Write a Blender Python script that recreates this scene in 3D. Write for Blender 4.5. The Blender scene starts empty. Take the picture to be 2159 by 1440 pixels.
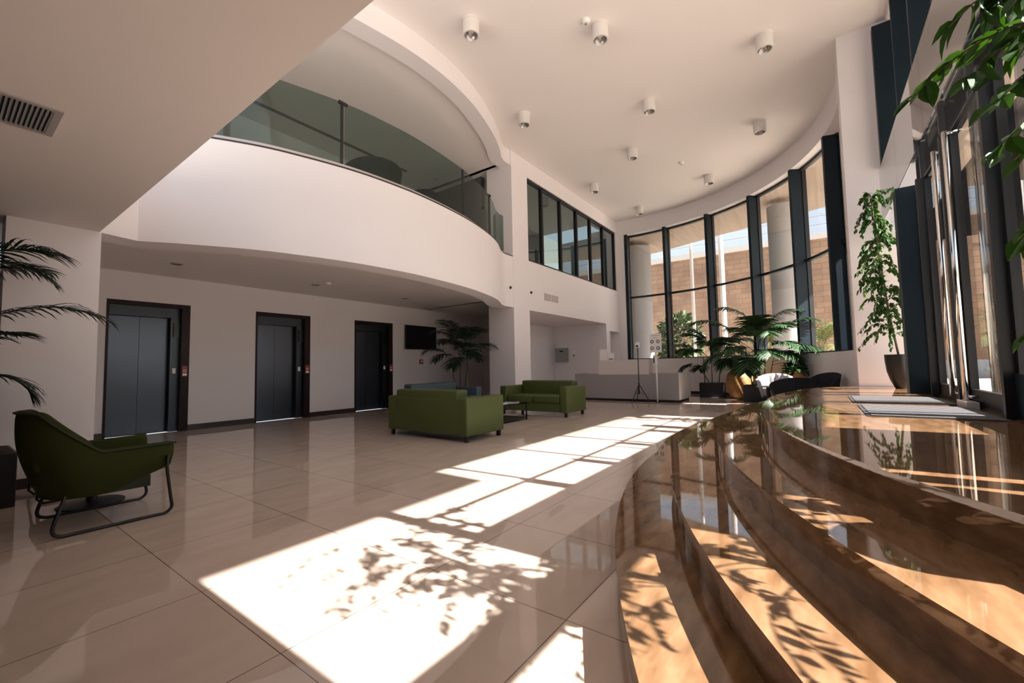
import bpy, bmesh, math, random
from mathutils import Vector, Matrix, Quaternion
from math import sin, cos, pi, radians, sqrt, atan2, hypot

random.seed(7)
SC = bpy.context.scene
COL = SC.collection

# ------------------------------------------------------------------ camera
Rv = Vector((0.5871, -0.8093, -0.0194)).normalized()
Fv = Vector((0.8085, 0.5855, 0.0600)).normalized()
Uv = Rv.cross(Fv).normalized()
Rv = Fv.cross(Uv).normalized()
cam_data = bpy.data.cameras.new('camera')
cam = bpy.data.objects.new('camera', cam_data)
COL.objects.link(cam)
cam_data.sensor_width = 36.0
cam_data.lens = 14.888
cam_data.clip_start = 0.02
cam_data.clip_end = 500
cam.matrix_world = Matrix(((Rv.x, Uv.x, -Fv.x, 0.0), (Rv.y, Uv.y, -Fv.y, 0.0), (Rv.z, Uv.z, -Fv.z, 1.1), (0, 0, 0, 1)))
SC.camera = cam

# ------------------------------------------------------------------ world, sun, exposure
W = bpy.data.worlds.new('sky'); SC.world = W
W.use_nodes = True
wt = W.node_tree; wt.nodes.clear()
wo = wt.nodes.new('ShaderNodeOutputWorld'); wb = wt.nodes.new('ShaderNodeBackground')
sk = wt.nodes.new('ShaderNodeTexSky'); sk.sky_type = 'NISHITA'; sk.sun_disc = False
sk.sun_elevation = radians(43.5); sk.sun_rotation = radians(180); sk.air_density = 1.0; sk.dust_density = 3.0; sk.ozone_density = 0.6
mx = wt.nodes.new('ShaderNodeMixRGB'); mx.blend_type = 'MIX'; mx.inputs[0].default_value = 0.55
mx.inputs[2].default_value = (4.0, 4.1, 4.4, 1)
wt.links.new(sk.outputs[0], mx.inputs[1]); wt.links.new(mx.outputs[0], wb.inputs[0])
wb.inputs[1].default_value = 0.16
wt.links.new(wb.outputs[0], wo.inputs[0])

sun_d = bpy.data.lights.new('sun', 'SUN'); sun_d.energy = 15.0; sun_d.angle = radians(0.6); sun_d.color = (1.0, 0.915, 0.85)
sun = bpy.data.objects.new('sun', sun_d); COL.objects.link(sun)
sun.rotation_mode = 'QUATERNION'
sun.rotation_quaternion = Vector((0, 0, -1)).rotation_difference(Vector((-0.06, 1.0, -0.95)).normalized())

SC.view_settings.view_transform = 'Standard'
SC.view_settings.look = 'None'
SC.view_settings.gamma = 1.0
SC.view_settings.use_curve_mapping = False
SC.view_settings.exposure = 0.93
SC.cycles.max_bounces = 10
SC.cycles.diffuse_bounces = 6
SC.cycles.transparent_max_bounces = 24
SC.cycles.sample_clamp_indirect = 6.0
SC.cycles.use_denoising = True

# ------------------------------------------------------------------ materials
def mat(name, col, rough=0.5, metal=0.0, spec=0.5, sheen=0.0, noise=None, coat=0.0):
    m = bpy.data.materials.new(name); m.use_nodes = True
    b = m.node_tree.nodes['Principled BSDF']
    b.inputs['Base Color'].default_value = (*col, 1)
    b.inputs['Roughness'].default_value = rough
    b.inputs['Metallic'].default_value = metal
    b.inputs['Specular IOR Level'].default_value = spec
    b.inputs['Coat Weight'].default_value = coat
    if noise:                       # (scale, second colour, stretch)
        nt = m.node_tree
        tc = nt.nodes.new('ShaderNodeTexCoord'); mp = nt.nodes.new('ShaderNodeMapping')
        nz = nt.nodes.new('ShaderNodeTexNoise'); rp = nt.nodes.new('ShaderNodeMix'); rp.data_type = 'RGBA'
        mp.inputs['Scale'].default_value = noise[2]
        nz.inputs['Scale'].default_value = noise[0]; nz.inputs['Detail'].default_value = 6
        cr = nt.nodes.new('ShaderNodeMapRange'); cr.inputs[1].default_value = 0.32; cr.inputs[2].default_value = 0.68
        nt.links.new(tc.outputs['Object'], mp.inputs[0]); nt.links.new(mp.outputs[0], nz.inputs['Vector'])
        nt.links.new(nz.outputs[0], cr.inputs[0]); nt.links.new(cr.outputs[0], rp.inputs[0])
        rp.inputs[6].default_value = (*col, 1); rp.inputs[7].default_value = (*noise[1], 1)
        nt.links.new(rp.outputs[2], b.inputs['Base Color'])
    return m

def glass(name, tint=(0.965, 0.98, 0.975), refl=1.0):
    m = bpy.data.materials.new(name); m.use_nodes = True
    nt = m.node_tree; nt.nodes.clear()
    o = nt.nodes.new('ShaderNodeOutputMaterial'); mixn = nt.nodes.new('ShaderNodeMixShader')
    t = nt.nodes.new('ShaderNodeBsdfTransparent'); g = nt.nodes.new('ShaderNodeBsdfGlossy')
    f = nt.nodes.new('ShaderNodeLayerWeight'); f.inputs[0].default_value = 0.5
    pw = nt.nodes.new('ShaderNodeMath'); pw.operation = 'POWER'; pw.inputs[1].default_value = 5.0
    ma = nt.nodes.new('ShaderNodeMath'); ma.operation = 'MULTIPLY_ADD'; ma.inputs[1].default_value = 0.955; ma.inputs[2].default_value = 0.045
    nt.links.new(f.outputs['Facing'], pw.inputs[0]); nt.links.new(pw.outputs[0], ma.inputs[0])
    t.inputs[0].default_value = (*tint, 1); g.inputs['Roughness'].default_value = 0.0
    k = nt.nodes.new('ShaderNodeMath'); k.operation = 'MULTIPLY'; k.inputs[1].default_value = refl; k.use_clamp = True
    nt.links.new(ma.outputs[0], k.inputs[0]); nt.links.new(k.outputs[0], mixn.inputs[0])
    nt.links.new(t.outputs[0], mixn.inputs[1]); nt.links.new(g.outputs[0], mixn.inputs[2])
    nt.links.new(mixn.outputs[0], o.inputs[0])
    return m

def floor_mat():
    m = mat('cream_floor_tile', (0.63, 0.525, 0.455), 0.018, 0, 0.8, noise=(2.2, (0.57, 0.465, 0.40), (1, 2.4, 1)))
    nt = m.node_tree; b = nt.nodes['Principled BSDF']; src = b.inputs['Base Color'].links[0].from_socket
    tc = nt.nodes.new('ShaderNodeTexCoord'); sp = nt.nodes.new('ShaderNodeSeparateXYZ')
    nt.links.new(tc.outputs['Object'], sp.inputs[0])
    outs = []
    for ax, off in ((0, 0.852), (1, 0.947)):
        a = nt.nodes.new('ShaderNodeMath'); a.operation = 'SUBTRACT'; a.inputs[1].default_value = off - 0.8155 * 40 - 0.40775
        d = nt.nodes.new('ShaderNodeMath'); d.operation = 'DIVIDE'; d.inputs[1].default_value = 0.8155
        fr = nt.nodes.new('ShaderNodeMath'); fr.operation = 'FRACT'
        s = nt.nodes.new('ShaderNodeMath'); s.operation = 'SUBTRACT'; s.inputs[1].default_value = 0.5
        ab = nt.nodes.new('ShaderNodeMath'); ab.operation = 'ABSOLUTE'
        lt = nt.nodes.new('ShaderNodeMath'); lt.operation = 'LESS_THAN'; lt.inputs[1].default_value = 0.0026
        nt.links.new(sp.outputs[ax], a.inputs[0]); nt.links.new(a.outputs[0], d.inputs[0]); nt.links.new(d.outputs[0], fr.inputs[0])
        nt.links.new(fr.outputs[0], s.inputs[0]); nt.links.new(s.outputs[0], ab.inputs[0]); nt.links.new(ab.outputs[0], lt.inputs[0])
        outs.append(lt)
    mxn = nt.nodes.new('ShaderNodeMath'); mxn.operation = 'MAXIMUM'
    nt.links.new(outs[0].outputs[0], mxn.inputs[0]); nt.links.new(outs[1].outputs[0], mxn.inputs[1])
    mc = nt.nodes.new('ShaderNodeMix'); mc.data_type = 'RGBA'; mc.inputs[7].default_value = (0.13, 0.085, 0.06, 1)
    nt.links.new(mxn.outputs[0], mc.inputs[0]); nt.links.new(src, mc.inputs[6]); nt.links.new(mc.outputs[2], b.inputs['Base Color'])
    return m

def marble_mat():
    m = mat('brown_marble', (0.265, 0.155, 0.085), 0.03, 0, 0.75, noise=(3.2, (0.145, 0.076, 0.036), (1.6, 5.5, 5.5)))
    return m

def stone_mat():
    m = bpy.data.materials.new('stone_blocks'); m.use_nodes = True
    nt = m.node_tree; b = nt.nodes['Principled BSDF']; b.inputs['Roughness'].default_value = 0.9
    tc = nt.nodes.new('ShaderNodeTexCoord'); mp = nt.nodes.new('ShaderNodeMapping'); mp.inputs['Rotation'].default_value = (0, radians(-90), radians(-90))
    sp = nt.nodes.new('ShaderNodeSeparateXYZ'); cb = nt.nodes.new('ShaderNodeCombineXYZ')
    nt.links.new(tc.outputs['Object'], sp.inputs[0]); nt.links.new(sp.outputs[1], cb.inputs[0]); nt.links.new(sp.outputs[2], cb.inputs[1])
    br = nt.nodes.new('ShaderNodeTexBrick'); br.inputs['Scale'].default_value = 1.0
    br.inputs['Color1'].default_value = (0.37, 0.245, 0.165, 1); br.inputs['Color2'].default_value = (0.30, 0.19, 0.125, 1); br.inputs['Mortar'].default_value = (0.21, 0.14, 0.10, 1)
    br.inputs['Brick Width'].default_value = 0.75; br.inputs['Row Height'].default_value = 0.32; br.inputs['Mortar Size'].default_value = 0.018
    nz = nt.nodes.new('ShaderNodeTexNoise'); nz.inputs['Scale'].default_value = 0.9; nz.inputs['Detail'].default_value = 8
    mr = nt.nodes.new('ShaderNodeMapRange'); mr.inputs[1].default_value = 0.4; mr.inputs[2].default_value = 0.75; mr.inputs[4].default_value = 0.95
    mc = nt.nodes.new('ShaderNodeMix'); mc.data_type = 'RGBA'; mc.inputs[7].default_value = (0.22, 0.135, 0.10, 1)
    nt.links.new(cb.outputs[0], br.inputs['Vector']); nt.links.new(tc.outputs['Object'], nz.inputs['Vector']); nt.links.new(nz.outputs[0], mr.inputs[0])
    nt.links.new(mr.outputs[0], mc.inputs[0]); nt.links.new(br.outputs[0], mc.inputs[6]); nt.links.new(mc.outputs[2], b.inputs['Base Color'])
    return m

WALL = mat('white_plaster', (0.80, 0.755, 0.765), 0.75, 0, 0.25)
CEIL = mat('ceiling_paint', (0.80, 0.75, 0.73), 0.8, 0, 0.2)
FLOOR = floor_mat()
MARBLE = marble_mat()
STONE = stone_mat()
DARKMETAL = mat('dark_blue_grey_frame', (0.008, 0.017, 0.026), 0.42, 0.0, 0.22)
BLACK = mat('black_metal', (0.008, 0.008, 0.009), 0.4, 0.0, 0.5)
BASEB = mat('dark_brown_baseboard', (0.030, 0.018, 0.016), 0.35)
LIFTFRAME = mat('dark_brown_granite', (0.016, 0.008, 0.010), 0.35, 0, 0.15, noise=(30, (0.03, 0.015, 0.016), (1, 1, 1)))
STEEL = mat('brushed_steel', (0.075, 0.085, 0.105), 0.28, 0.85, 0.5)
STEELDARK = mat('dark_steel_panel', (0.05, 0.056, 0.066), 0.35, 0.9)  # darker steel for the lift head and jamb panels
CHROME = mat('chrome', (0.75, 0.73, 0.71), 0.08, 1.0)
ALU = mat('anodised_aluminium', (0.55, 0.50, 0.49), 0.4, 0.4)
GLASS = glass('clear_glass')
GLASSL = glass('low_reflection_glass', (0.93, 0.94, 0.94), 0.10)
GLASSG = glass('green_tinted_glass', (0.52, 0.60, 0.57), 0.8)
GLASSW = glass('interior_window_glass', (0.62, 0.70, 0.68), 1.9)
GLASSU = glass('upper_facade_glass', (0.95, 0.96, 0.97), 1.5)
GREEN = mat('olive_green_leather', (0.066, 0.084, 0.022), 0.5, 0, 0.35)
GREENF = mat('green_fabric', (0.034, 0.040, 0.011), 0.9, 0, 0.15)
PIPING = mat('dark_green_piping', (0.012, 0.018, 0.006), 0.7)
BLUE = mat('slate_blue_leather', (0.055, 0.085, 0.105), 0.45, 0, 0.4)
LEGW = mat('dark_wood', (0.014, 0.010, 0.009), 0.4)
DESK = mat('grey_desk_laminate', (0.30, 0.285, 0.29), 0.4)
DESKW = mat('pale_and_lit_desk_laminate', (0.62, 0.57, 0.545), 0.45)
TVM = mat('tv_plastic', (0.006, 0.006, 0.007), 0.3)
TVS = mat('tv_screen', (0.004, 0.004, 0.006), 0.12)
RED = mat('red_plastic', (0.30, 0.022, 0.016), 0.4)
WHITEP = mat('white_plastic', (0.78, 0.76, 0.75), 0.4)
GREYP = mat('grey_plastic', (0.28, 0.29, 0.30), 0.45)
PAPER = mat('paper', (0.82, 0.80, 0.78), 0.6)
LAMPW = mat('lamp_white', (0.70, 0.665, 0.64), 0.5)
LAMPIN = mat('lamp_reflector', (0.35, 0.33, 0.32), 0.25, 0.7)
def translucent(m, col, k):
    nt = m.node_tree; b = nt.nodes['Principled BSDF']; o = nt.nodes['Material Output']
    tr = nt.nodes.new('ShaderNodeBsdfTranslucent'); tr.inputs[0].default_value = (*col, 1)
    ad = nt.nodes.new('ShaderNodeMixShader'); ad.inputs[0].default_value = k
    nt.links.new(b.outputs[0], ad.inputs[1]); nt.links.new(tr.outputs[0], ad.inputs[2]); nt.links.new(ad.outputs[0], o.inputs[0])
    return m
LEAF = translucent(mat('ficus_leaf', (0.016, 0.052, 0.010), 0.55, 0, 0.25, noise=(6, (0.024, 0.075, 0.012), (1, 1, 1))), (0.09, 0.26, 0.012), 0.14)
PALM = mat('palm_leaf', (0.018, 0.055, 0.018), 0.45, 0, 0.45, noise=(4, (0.03, 0.085, 0.02), (1, 1, 1)))
PALMD = mat('dark_palm_leaf', (0.010, 0.026, 0.012), 0.5, 0, 0.4)
PALMO = mat('outdoor_palm_leaf', (0.085, 0.125, 0.03), 0.55, 0, 0.3, noise=(3, (0.15, 0.125, 0.04), (1, 1, 1)))
HEDGE = mat('hedge_leaf', (0.035, 0.075, 0.018), 0.6, noise=(5, (0.07, 0.11, 0.03), (1, 1, 1)))
STEM = mat('palm_stem', (0.10, 0.12, 0.045), 0.6)
BARK = mat('bark', (0.12, 0.085, 0.06), 0.8)
SOIL = mat('soil', (0.03, 0.02, 0.014), 0.95)
PLANTER = mat('dark_planter', (0.014, 0.011, 0.012), 0.45)
URN = mat('ochre_terracotta', (0.50, 0.26, 0.085), 0.6, noise=(5, (0.30, 0.13, 0.04), (1, 1, 1)))
QUILT = mat('light_grey_quilted_fabric', (0.36, 0.35, 0.365), 0.85, 0, 0.2)
TUB = mat('charcoal_fabric', (0.022, 0.024, 0.030), 0.85, 0, 0.2)
TEALF = mat('dark_teal_fabric', (0.03, 0.06, 0.062), 0.8)
MATRIB = mat('grey_mat_ribs', (0.115, 0.112, 0.12), 0.75)
MATGAP = mat('dark_mat_frame', (0.03, 0.03, 0.034), 0.7)
PAVE = mat('exterior_paving', (0.60, 0.53, 0.45), 0.9, noise=(1.5, (0.50, 0.44, 0.37), (1, 1, 1)))
CONC = mat('painted_concrete', (0.30, 0.29, 0.29), 0.8)
SOFFIT = mat('soffit_boards', (0.34, 0.27, 0.22), 0.8, noise=(1.0, (0.27, 0.21, 0.17), (0.3, 9, 1)))
GREYWALL = mat('dark_grey_partition', (0.08, 0.09, 0.095), 0.6)
MATTE = mat('matte_black_paint', (0.008, 0.008, 0.009), 0.9, 0.0, 0.0)
DARKWALL = mat('light_damping_dark_wall', (0.035, 0.028, 0.024), 0.6)  # made-up dark tone that dims the left end of the hall
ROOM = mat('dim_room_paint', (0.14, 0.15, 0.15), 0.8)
BLUEW = mat('pale_blue_wall', (0.42, 0.47, 0.55), 0.8)
CARB = mat('silver_car_paint', (0.45, 0.46, 0.48), 0.25, 0.5)
CARG = mat('car_glass', (0.02, 0.02, 0.025), 0.1)
TYRE = mat('tyre_rubber', (0.012, 0.012, 0.012), 0.8)
PINKB = mat('pink_render', (0.55, 0.40, 0.34), 0.85)
PINKB2 = mat('white_render', (0.62, 0.60, 0.58), 0.85)

# ------------------------------------------------------------------ object helpers
def tag(o, label=None, cat=None, group=None, kind=None):
    if label: o['label'] = label
    if cat: o['category'] = cat
    if group: o['group'] = group
    if kind: o['kind'] = kind
    return o

def empty(name, loc=(0, 0, 0), rz=0.0, label=None, cat=None, group=None, kind=None):
    o = bpy.data.objects.new(name, None); COL.objects.link(o)
    o.location = loc; o.rotation_euler = (0, 0, rz); o.empty_display_size = 0.1
    return tag(o, label, cat, group, kind)

def copy_tree(o, loc=None, rz=None, label=None, parent=None):
    c = o.copy(); COL.objects.link(c)
    if parent is not None: c.parent = parent
    if loc is not None: c.location = loc
    if rz is not None: c.rotation_euler = (0, 0, rz)
    if label: c['label'] = label
    for ch in list(o.children): copy_tree(ch, parent=c)
    return c

class MB:
    def __init__(s): s.bm = bmesh.new()
    def box(s, x0, x1, y0, y1, z0, z1, M=None):
        vs = [s.bm.verts.new((x, y, z)) for x in (x0, x1) for y in (y0, y1) for z in (z0, z1)]
        for f in ((0, 1, 3, 2), (4, 6, 7, 5), (0, 4, 5, 1), (2, 3, 7, 6), (0, 2, 6, 4), (1, 5, 7, 3)):
            s.bm.faces.new([vs[i] for i in f])
        if M is not None:
            for v in vs: v.co = M @ v.co
        return s
    def rbox(s, x0, x1, y0, y1, z0, z1, b=0.03, seg=3):
        t = bmesh.new()
        vs = [t.verts.new((x, y, z)) for x in (x0, x1) for y in (y0, y1) for z in (z0, z1)]
        for f in ((0, 1, 3, 2), (4, 6, 7, 5), (0, 4, 5, 1), (2, 3, 7, 6), (0, 2, 6, 4), (1, 5, 7, 3)):
            t.faces.new([vs[i] for i in f])
        bmesh.ops.bevel(t, geom=list(t.edges), offset=b, segments=seg, affect='EDGES', profile=0.5)
        s.add(t); return s
    def add(s, t, M=None):
        mp = {}
        for v in t.verts: mp[v] = s.bm.verts.new(M @ v.co if M is not None else v.co)
        for f in t.faces:
            try: s.bm.faces.new([mp[v] for v in f.verts])
            except ValueError: pass
        t.free()
    def prism(s, pts, z0, z1):
        a = [s.bm.verts.new((x, y, z0)) for x, y in pts]; b = [s.bm.verts.new((x, y, z1)) for x, y in pts]
        n = len(pts)
        s.bm.faces.new(a[::-1]); s.bm.faces.new(b)
        for i in range(n): s.bm.faces.new((a[i], a[(i + 1) % n], b[(i + 1) % n], b[i]))
        return s
    def strip(s, A, B, z0, z1):          # wall between two plan polylines of equal length
        n = len(A); R = []
        for (ax, ay), (bx, by) in zip(A, B):
            R.append([s.bm.verts.new(c) for c in ((ax, ay, z0), (bx, by, z0), (bx, by, z1), (ax, ay, z1))])
        for i in range(n - 1):
            for k in range(4): s.bm.faces.new((R[i][k], R[i][(k + 1) % 4], R[i + 1][(k + 1) % 4], R[i + 1][k]))
        s.bm.faces.new(R[0]); s.bm.faces.new(R[-1][::-1])
        return s
    def tube(s, pts, r, n=8, cap=True):
        pts = [Vector(p) for p in pts]; rings = []
        rr = r if isinstance(r, (list, tuple)) else [r] * len(pts)
        prev = None
        for i, p in enumerate(pts):
            d = (pts[min(i + 1, len(pts) - 1)] - pts[max(i - 1, 0)]).normalized()
            if prev is None:
                a = Vector((0, 0, 1)) if abs(d.z) < 0.9 else Vector((1, 0, 0))
                u = d.cross(a).normalized()
            else:
                u = (prev - d * prev.dot(d)).normalized()
            prev = u; v = d.cross(u)
            rings.append([s.bm.verts.new(p + (u * cos(2 * pi * k / n) + v * sin(2 * pi * k / n)) * rr[i]) for k in range(n)])
        for i in range(len(rings) - 1):
            for k in range(n): s.bm.faces.new((rings[i][k], rings[i][(k + 1) % n], rings[i + 1][(k + 1) % n], rings[i + 1][k]))
        if cap: s.bm.faces.new(rings[0][::-1]); s.bm.faces.new(rings[-1])
        return s
    def lathe(s, prof, n=32, c=(0, 0, 0), fn=None):
        rings = []
        for (r, z) in prof:
            if r < 1e-5: rings.append([s.bm.verts.new((c[0], c[1], c[2] + z))])
            else:
                ring = []
                for k in range(n):
                    a = 2 * pi * k / n; q = r * (fn(a, z) if fn else 1)
                    ring.append(s.bm.verts.new((c[0] + q * cos(a), c[1] + q * sin(a), c[2] + z)))
                rings.append(ring)
        for i in range(len(rings) - 1):
            A, B = rings[i], rings[i + 1]
            for k in range(n):
                k2 = (k + 1) % n
                if len(A) == 1 and len(B) == 1: continue
                if len(A) == 1: s.bm.faces.new((A[0], B[k], B[k2]))
                elif len(B) == 1: s.bm.faces.new((A[k], A[k2], B[0]))
                else: s.bm.faces.new((A[k], A[k2], B[k2], B[k]))
        return s
    def cyl(s, x, y, z0, z1, r, n=24): return s.lathe([(0, z0), (r, z0), (r, z1), (0, z1)], n, (x, y, 0))
    def build(s, name, m, parent=None, smooth=False, bevel=0, subsurf=0, recalc=True):
        if recalc: bmesh.ops.recalc_face_normals(s.bm, faces=list(s.bm.faces))
        me = bpy.data.meshes.new(name); s.bm.to_mesh(me); s.bm.free()
        me.materials.append(m)
        if smooth:
            for p in me.polygons: p.use_smooth = True
        o = bpy.data.objects.new(name, me); COL.objects.link(o)
        if parent is not None: o.parent = parent
        if bevel:
            b = o.modifiers.new('bevel', 'BEVEL'); b.width = bevel; b.segments = 2; b.limit_method = 'ANGLE'
        if subsurf:
            b = o.modifiers.new('subsurf', 'SUBSURF'); b.levels = subsurf; b.render_levels = subsurf
        return o

def smooth_by_angle(o, a=40):
    for p in o.data.polygons: p.use_smooth = True
    try: o.data.set_sharp_from_angle(angle=radians(a))
    except Exception: pass
    return o

def catmull(P, n=10):
    out = []
    for i in range(len(P) - 1):
        p0, p1, p2, p3 = P[max(i - 1, 0)], P[i], P[i + 1], P[min(i + 2, len(P) - 1)]
        for k in range(n):
            t = k / n
            out.append(tuple(0.5 * ((2 * b) + (-a + c) * t + (2 * a - 5 * b + 4 * c - d) * t * t + (-a + 3 * b - 3 * c + d) * t ** 3) for a, b, c, d in zip(p0, p1, p2, p3)))
    out.append(tuple(P[-1])); return out

def offset(P, d):
    out = []
    for i, p in enumerate(P):
        a = P[max(i - 1, 0)]; b = P[min(i + 1, len(P) - 1)]
        tx, ty = b[0] - a[0], b[1] - a[1]; l = hypot(tx, ty) or 1
        out.append((p[0] - ty / l * d, p[1] + tx / l * d))
    return out

def struct(o): o['kind'] = 'structure'; return o

# ================================================================== SETTING
# floor, steps
struct(MB().box(-5, 15.3, -1.5, 10.0, -0.1, 0).box(15.3, 17.5, -1.5, 9.0, -0.1, 0).build('floor', FLOOR))

def arc(c, R, xe):
    a0 = pi - math.asin((-1.5 - c[1]) / R); a1 = math.acos((xe - c[0]) / R)
    return [(c[0] + R * cos(a0 + (a1 - a0) * k / 70), c[1] + R * sin(a0 + (a1 - a0) * k / 70)) for k in range(71)]
FAR = [(5.35, 0.512), (6.2, 0.54), (6.9, 0.51), (7.6, 0.42), (8.6, 0.21), (9.25, -0.10), (9.54, -0.47)]
far_c = catmull(FAR, 6)
stair = empty('marble_staircase', (3, -0.5, 0), 0, 'curved brown marble steps rising to the entrance landing under the leaf shadows', 'steps')
SC_ = [((4.944, -5.846), 7.304), ((5.333, -6.506), 7.715), ((5.456, -6.661), 7.541), ((5.348, -6.07), 6.579)]
for k, (c, R) in enumerate(SC_):
    z1 = 0.16 * (k + 1); d = 0.36 * (3 - k)
    fp = offset(far_c, d)
    P = arc(c, R, 4.6) + [q for q in fp if q[0] > 5.5]
    P = P[:-1] if d == 0 else P
    xe = P[-1][0]
    P = P + ([(9.54, -0.52), (9.54, -1.5)] if k == 3 else [(9.54, P[-1][1] - 0.05), (9.54, -1.5)])
    m = MB()
    z0 = z1 - 0.16
    cen = Vector((3, -0.5, 0))
    m.prism([(x - 3, y + 0.5) for x, y in P], z0 + (0.0 if k == 0 else 0.0), z1 - 0.03)
    PO = offset(P[:-2], 0.012) + P[-2:]
    m.prism([(x - 3, y + 0.5) for x, y in PO], z1 - 0.03, z1)
    m.build('landing' if k == 3 else 'step', MARBLE, stair)

# entrance mats sunk on the landing
for nm, (x0, x1, y0, y1), lab in (('entrance_mat', (5.92, 6.95, -1.10, -0.27), 'ribbed grey entrance mat on the landing, the farther of the two'),
                                  ('entrance_mat', (4.55, 5.62, -1.10, -0.29), 'ribbed grey entrance mat on the landing, the nearer of the two')):
    t = empty(nm, (x0, y0, 0.64), 0, lab, 'mat', 'entrance mats')
    MB().box(0, x1 - x0, 0, y1 - y0, 0.0, 0.006).build('mat_base', MATGAP, t)
    m = MB(); n = 15; h = (y1 - y0) / n
    n2 = 17; w = (x1 - x0) / n2
    for k in range(n2): m.box(w * k + 0.010, w * (k + 1) - 0.012, 0.03, y1 - y0 - 0.03, 0.006, 0.012)
    m.build('mat_ribs', MATRIB, t)

# elevator wall with three lift openings
LX = [(1.60, 2.98), (4.18, 5.40), (6.61, 7.84)]
LX = [(1.78, 2.985), (4.18, 5.40), (6.61, 7.84)]
YE = 9.93; LT = 2.42
m = MB(); x = 1.0
for a, b in LX:
    m.box(x, a, YE, YE + 0.55, 0, 2.937); m.box(a, b, YE, YE + 0.55, LT, 2.937); x = b
m.box(x, 15.3, YE, YE + 0.55, 0, 2.937)
m.box(1.0, 15.3, YE, YE + 0.55, 3.3, 6.7)
struct(m.build('wall_elevators', WALL))
m = MB(); xs = [1.08] + [q for ab in LX for q in ab] + [11.9]
for i in range(0, len(xs), 2): m.box(xs[i], xs[i + 1], YE - 0.015, YE, 0, 0.11)
struct(m.build('baseboard_elevators', BASEB))

# left wall
struct(MB().box(0.40, 1.08, 6.38, 6.75, 0, 2.68).box(0.95, 1.08, 6.75, 9.93, 0, 2.937).build('wall_left', WALL))
struct(MB().box(0.40, 1.08, 6.365, 6.38, 0, 0.10).build('baseboard_left', BASEB))
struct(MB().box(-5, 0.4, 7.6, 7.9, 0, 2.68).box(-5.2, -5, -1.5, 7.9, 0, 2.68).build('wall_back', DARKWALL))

# low slab on the left (underside visible), and the upper wall above its edge
struct(MB().box(-5, 1.065, -1.5, 6.383, 2.68, 3.0).box(-5, 0.95, 6.383, 7.9, 2.68, 3.0).build('ceiling_low', CEIL))
struct(MB().box(0.9, 1.065, 6.3, 9.93, 3.0, 7.0).box(0.9, 1.065, -1.5, 6.3, 3.0, 3.35).box(0.9, 1.065, -1.5, 6.3, 6.85, 7.0).build('wall_gallery_left', WALL))
win = struct(empty('added_window_5', (0.98, -1.5, 3.35)))  # unseen window added to brighten the pilaster and the curved wall
for k in range(6): MB().box(-0.04, 0.04, k * 1.55, k * 1.55 + 0.05, 0, 3.5).build('mullion', BLACK, win)
for k in range(5): MB().box(-0.003, 0.003, k * 1.55 + 0.05, k * 1.55 + 1.55, 0, 3.5).build('pane', GLASS, win)

# balcony
FA = [(1.41, 6.483), (1.83, 6.19), (2.46, 5.83), (3.0, 5.64), (3.6, 5.49), (4.2, 5.42), (4.85, 5.405), (5.67, 5.47), (6.5, 5.61), (7.3, 5.84), (7.9, 6.09), (8.45, 6.41), (8.75, 6.52)]
FC = [(1.065, 6.39)] + catmull(FA, 5) + [(9.12, 6.53)]
FB = offset(FC, 0.38); FB = [(x, max(y, 6.80) if x > 8.3 else y) for x, y in FB]; FB[-1] = (9.12, 6.92); FB[0] = (1.065, 6.78)
ZB, ZT = 2.68, 4.06
struct(MB().strip(FC, FB, ZB, ZT).build('wall_balcony', WALL))
struct(MB().strip(offset(FC, -0.006), offset(FC, 0.05), ZT, ZT + 0.022).build('shadow_gap_1', BASEB))  # dark strip drawn as the shadow gap on top of the balcony front
m = MB(); B0 = [(x, 9.93) for x, y in FC]
m.strip(offset(FC, 0.30), B0, 2.937, 3.3)
m.box(9.0, 15.3, 6.95, 9.93, 2.937, 3.3)
m.strip(offset(FC, 0.30), B0, 3.3, 3.55); m.box(9.0, 9.9, 6.95, 9.93, 3.3, 3.55)
struct(m.build('ceiling_balcony', CEIL))
struct(MB().box(9.3, 9.45, 7.74, 9.93, 3.55, 6.68).build('wall_partition', GREYWALL))
struct(MB().box(11.9, 12.1, 9.1, 9.93, 0, 2.937).build('wall_lobby_end', WALL))

# upper curved beam and ceilings
UC = [(1.065, 6.55), (1.6, 6.42), (2.2, 6.17), (2.9, 5.88), (3.55, 5.665), (4.13, 5.545), (4.6, 5.475), (5.1, 5.445), (5.69, 5.465), (6.55, 5.605), (7.55, 5.93), (8.2, 6.22), (8.62, 6.47), (8.85, 6.55)]
UC = catmull(UC, 4) + [(9.12, 6.56)]
UB = offset(UC, 0.34); UB[0] = (1.065, 6.9); UB[-1] = (9.12, 6.9)
struct(MB().strip(UC, UB, 6.6, 7.05).build('trim_2', WALL))
struct(MB().strip(offset(UC, 0.33), [(x, 9.93) for x, y in UC], 6.68, 6.9).box(9.0, 15.3, 6.9, 9.93, 6.68, 6.9).build('ceiling_gallery', CEIL))
struct(MB().box(1.0, 17.3, -1.6, 7.0, 7.0, 7.2).build('ceiling', CEIL))
struct(MB().box(1.065, 9.55, -1.6, -1.22, 6.88, 7.0).build('trim_3', CEIL))

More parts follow.
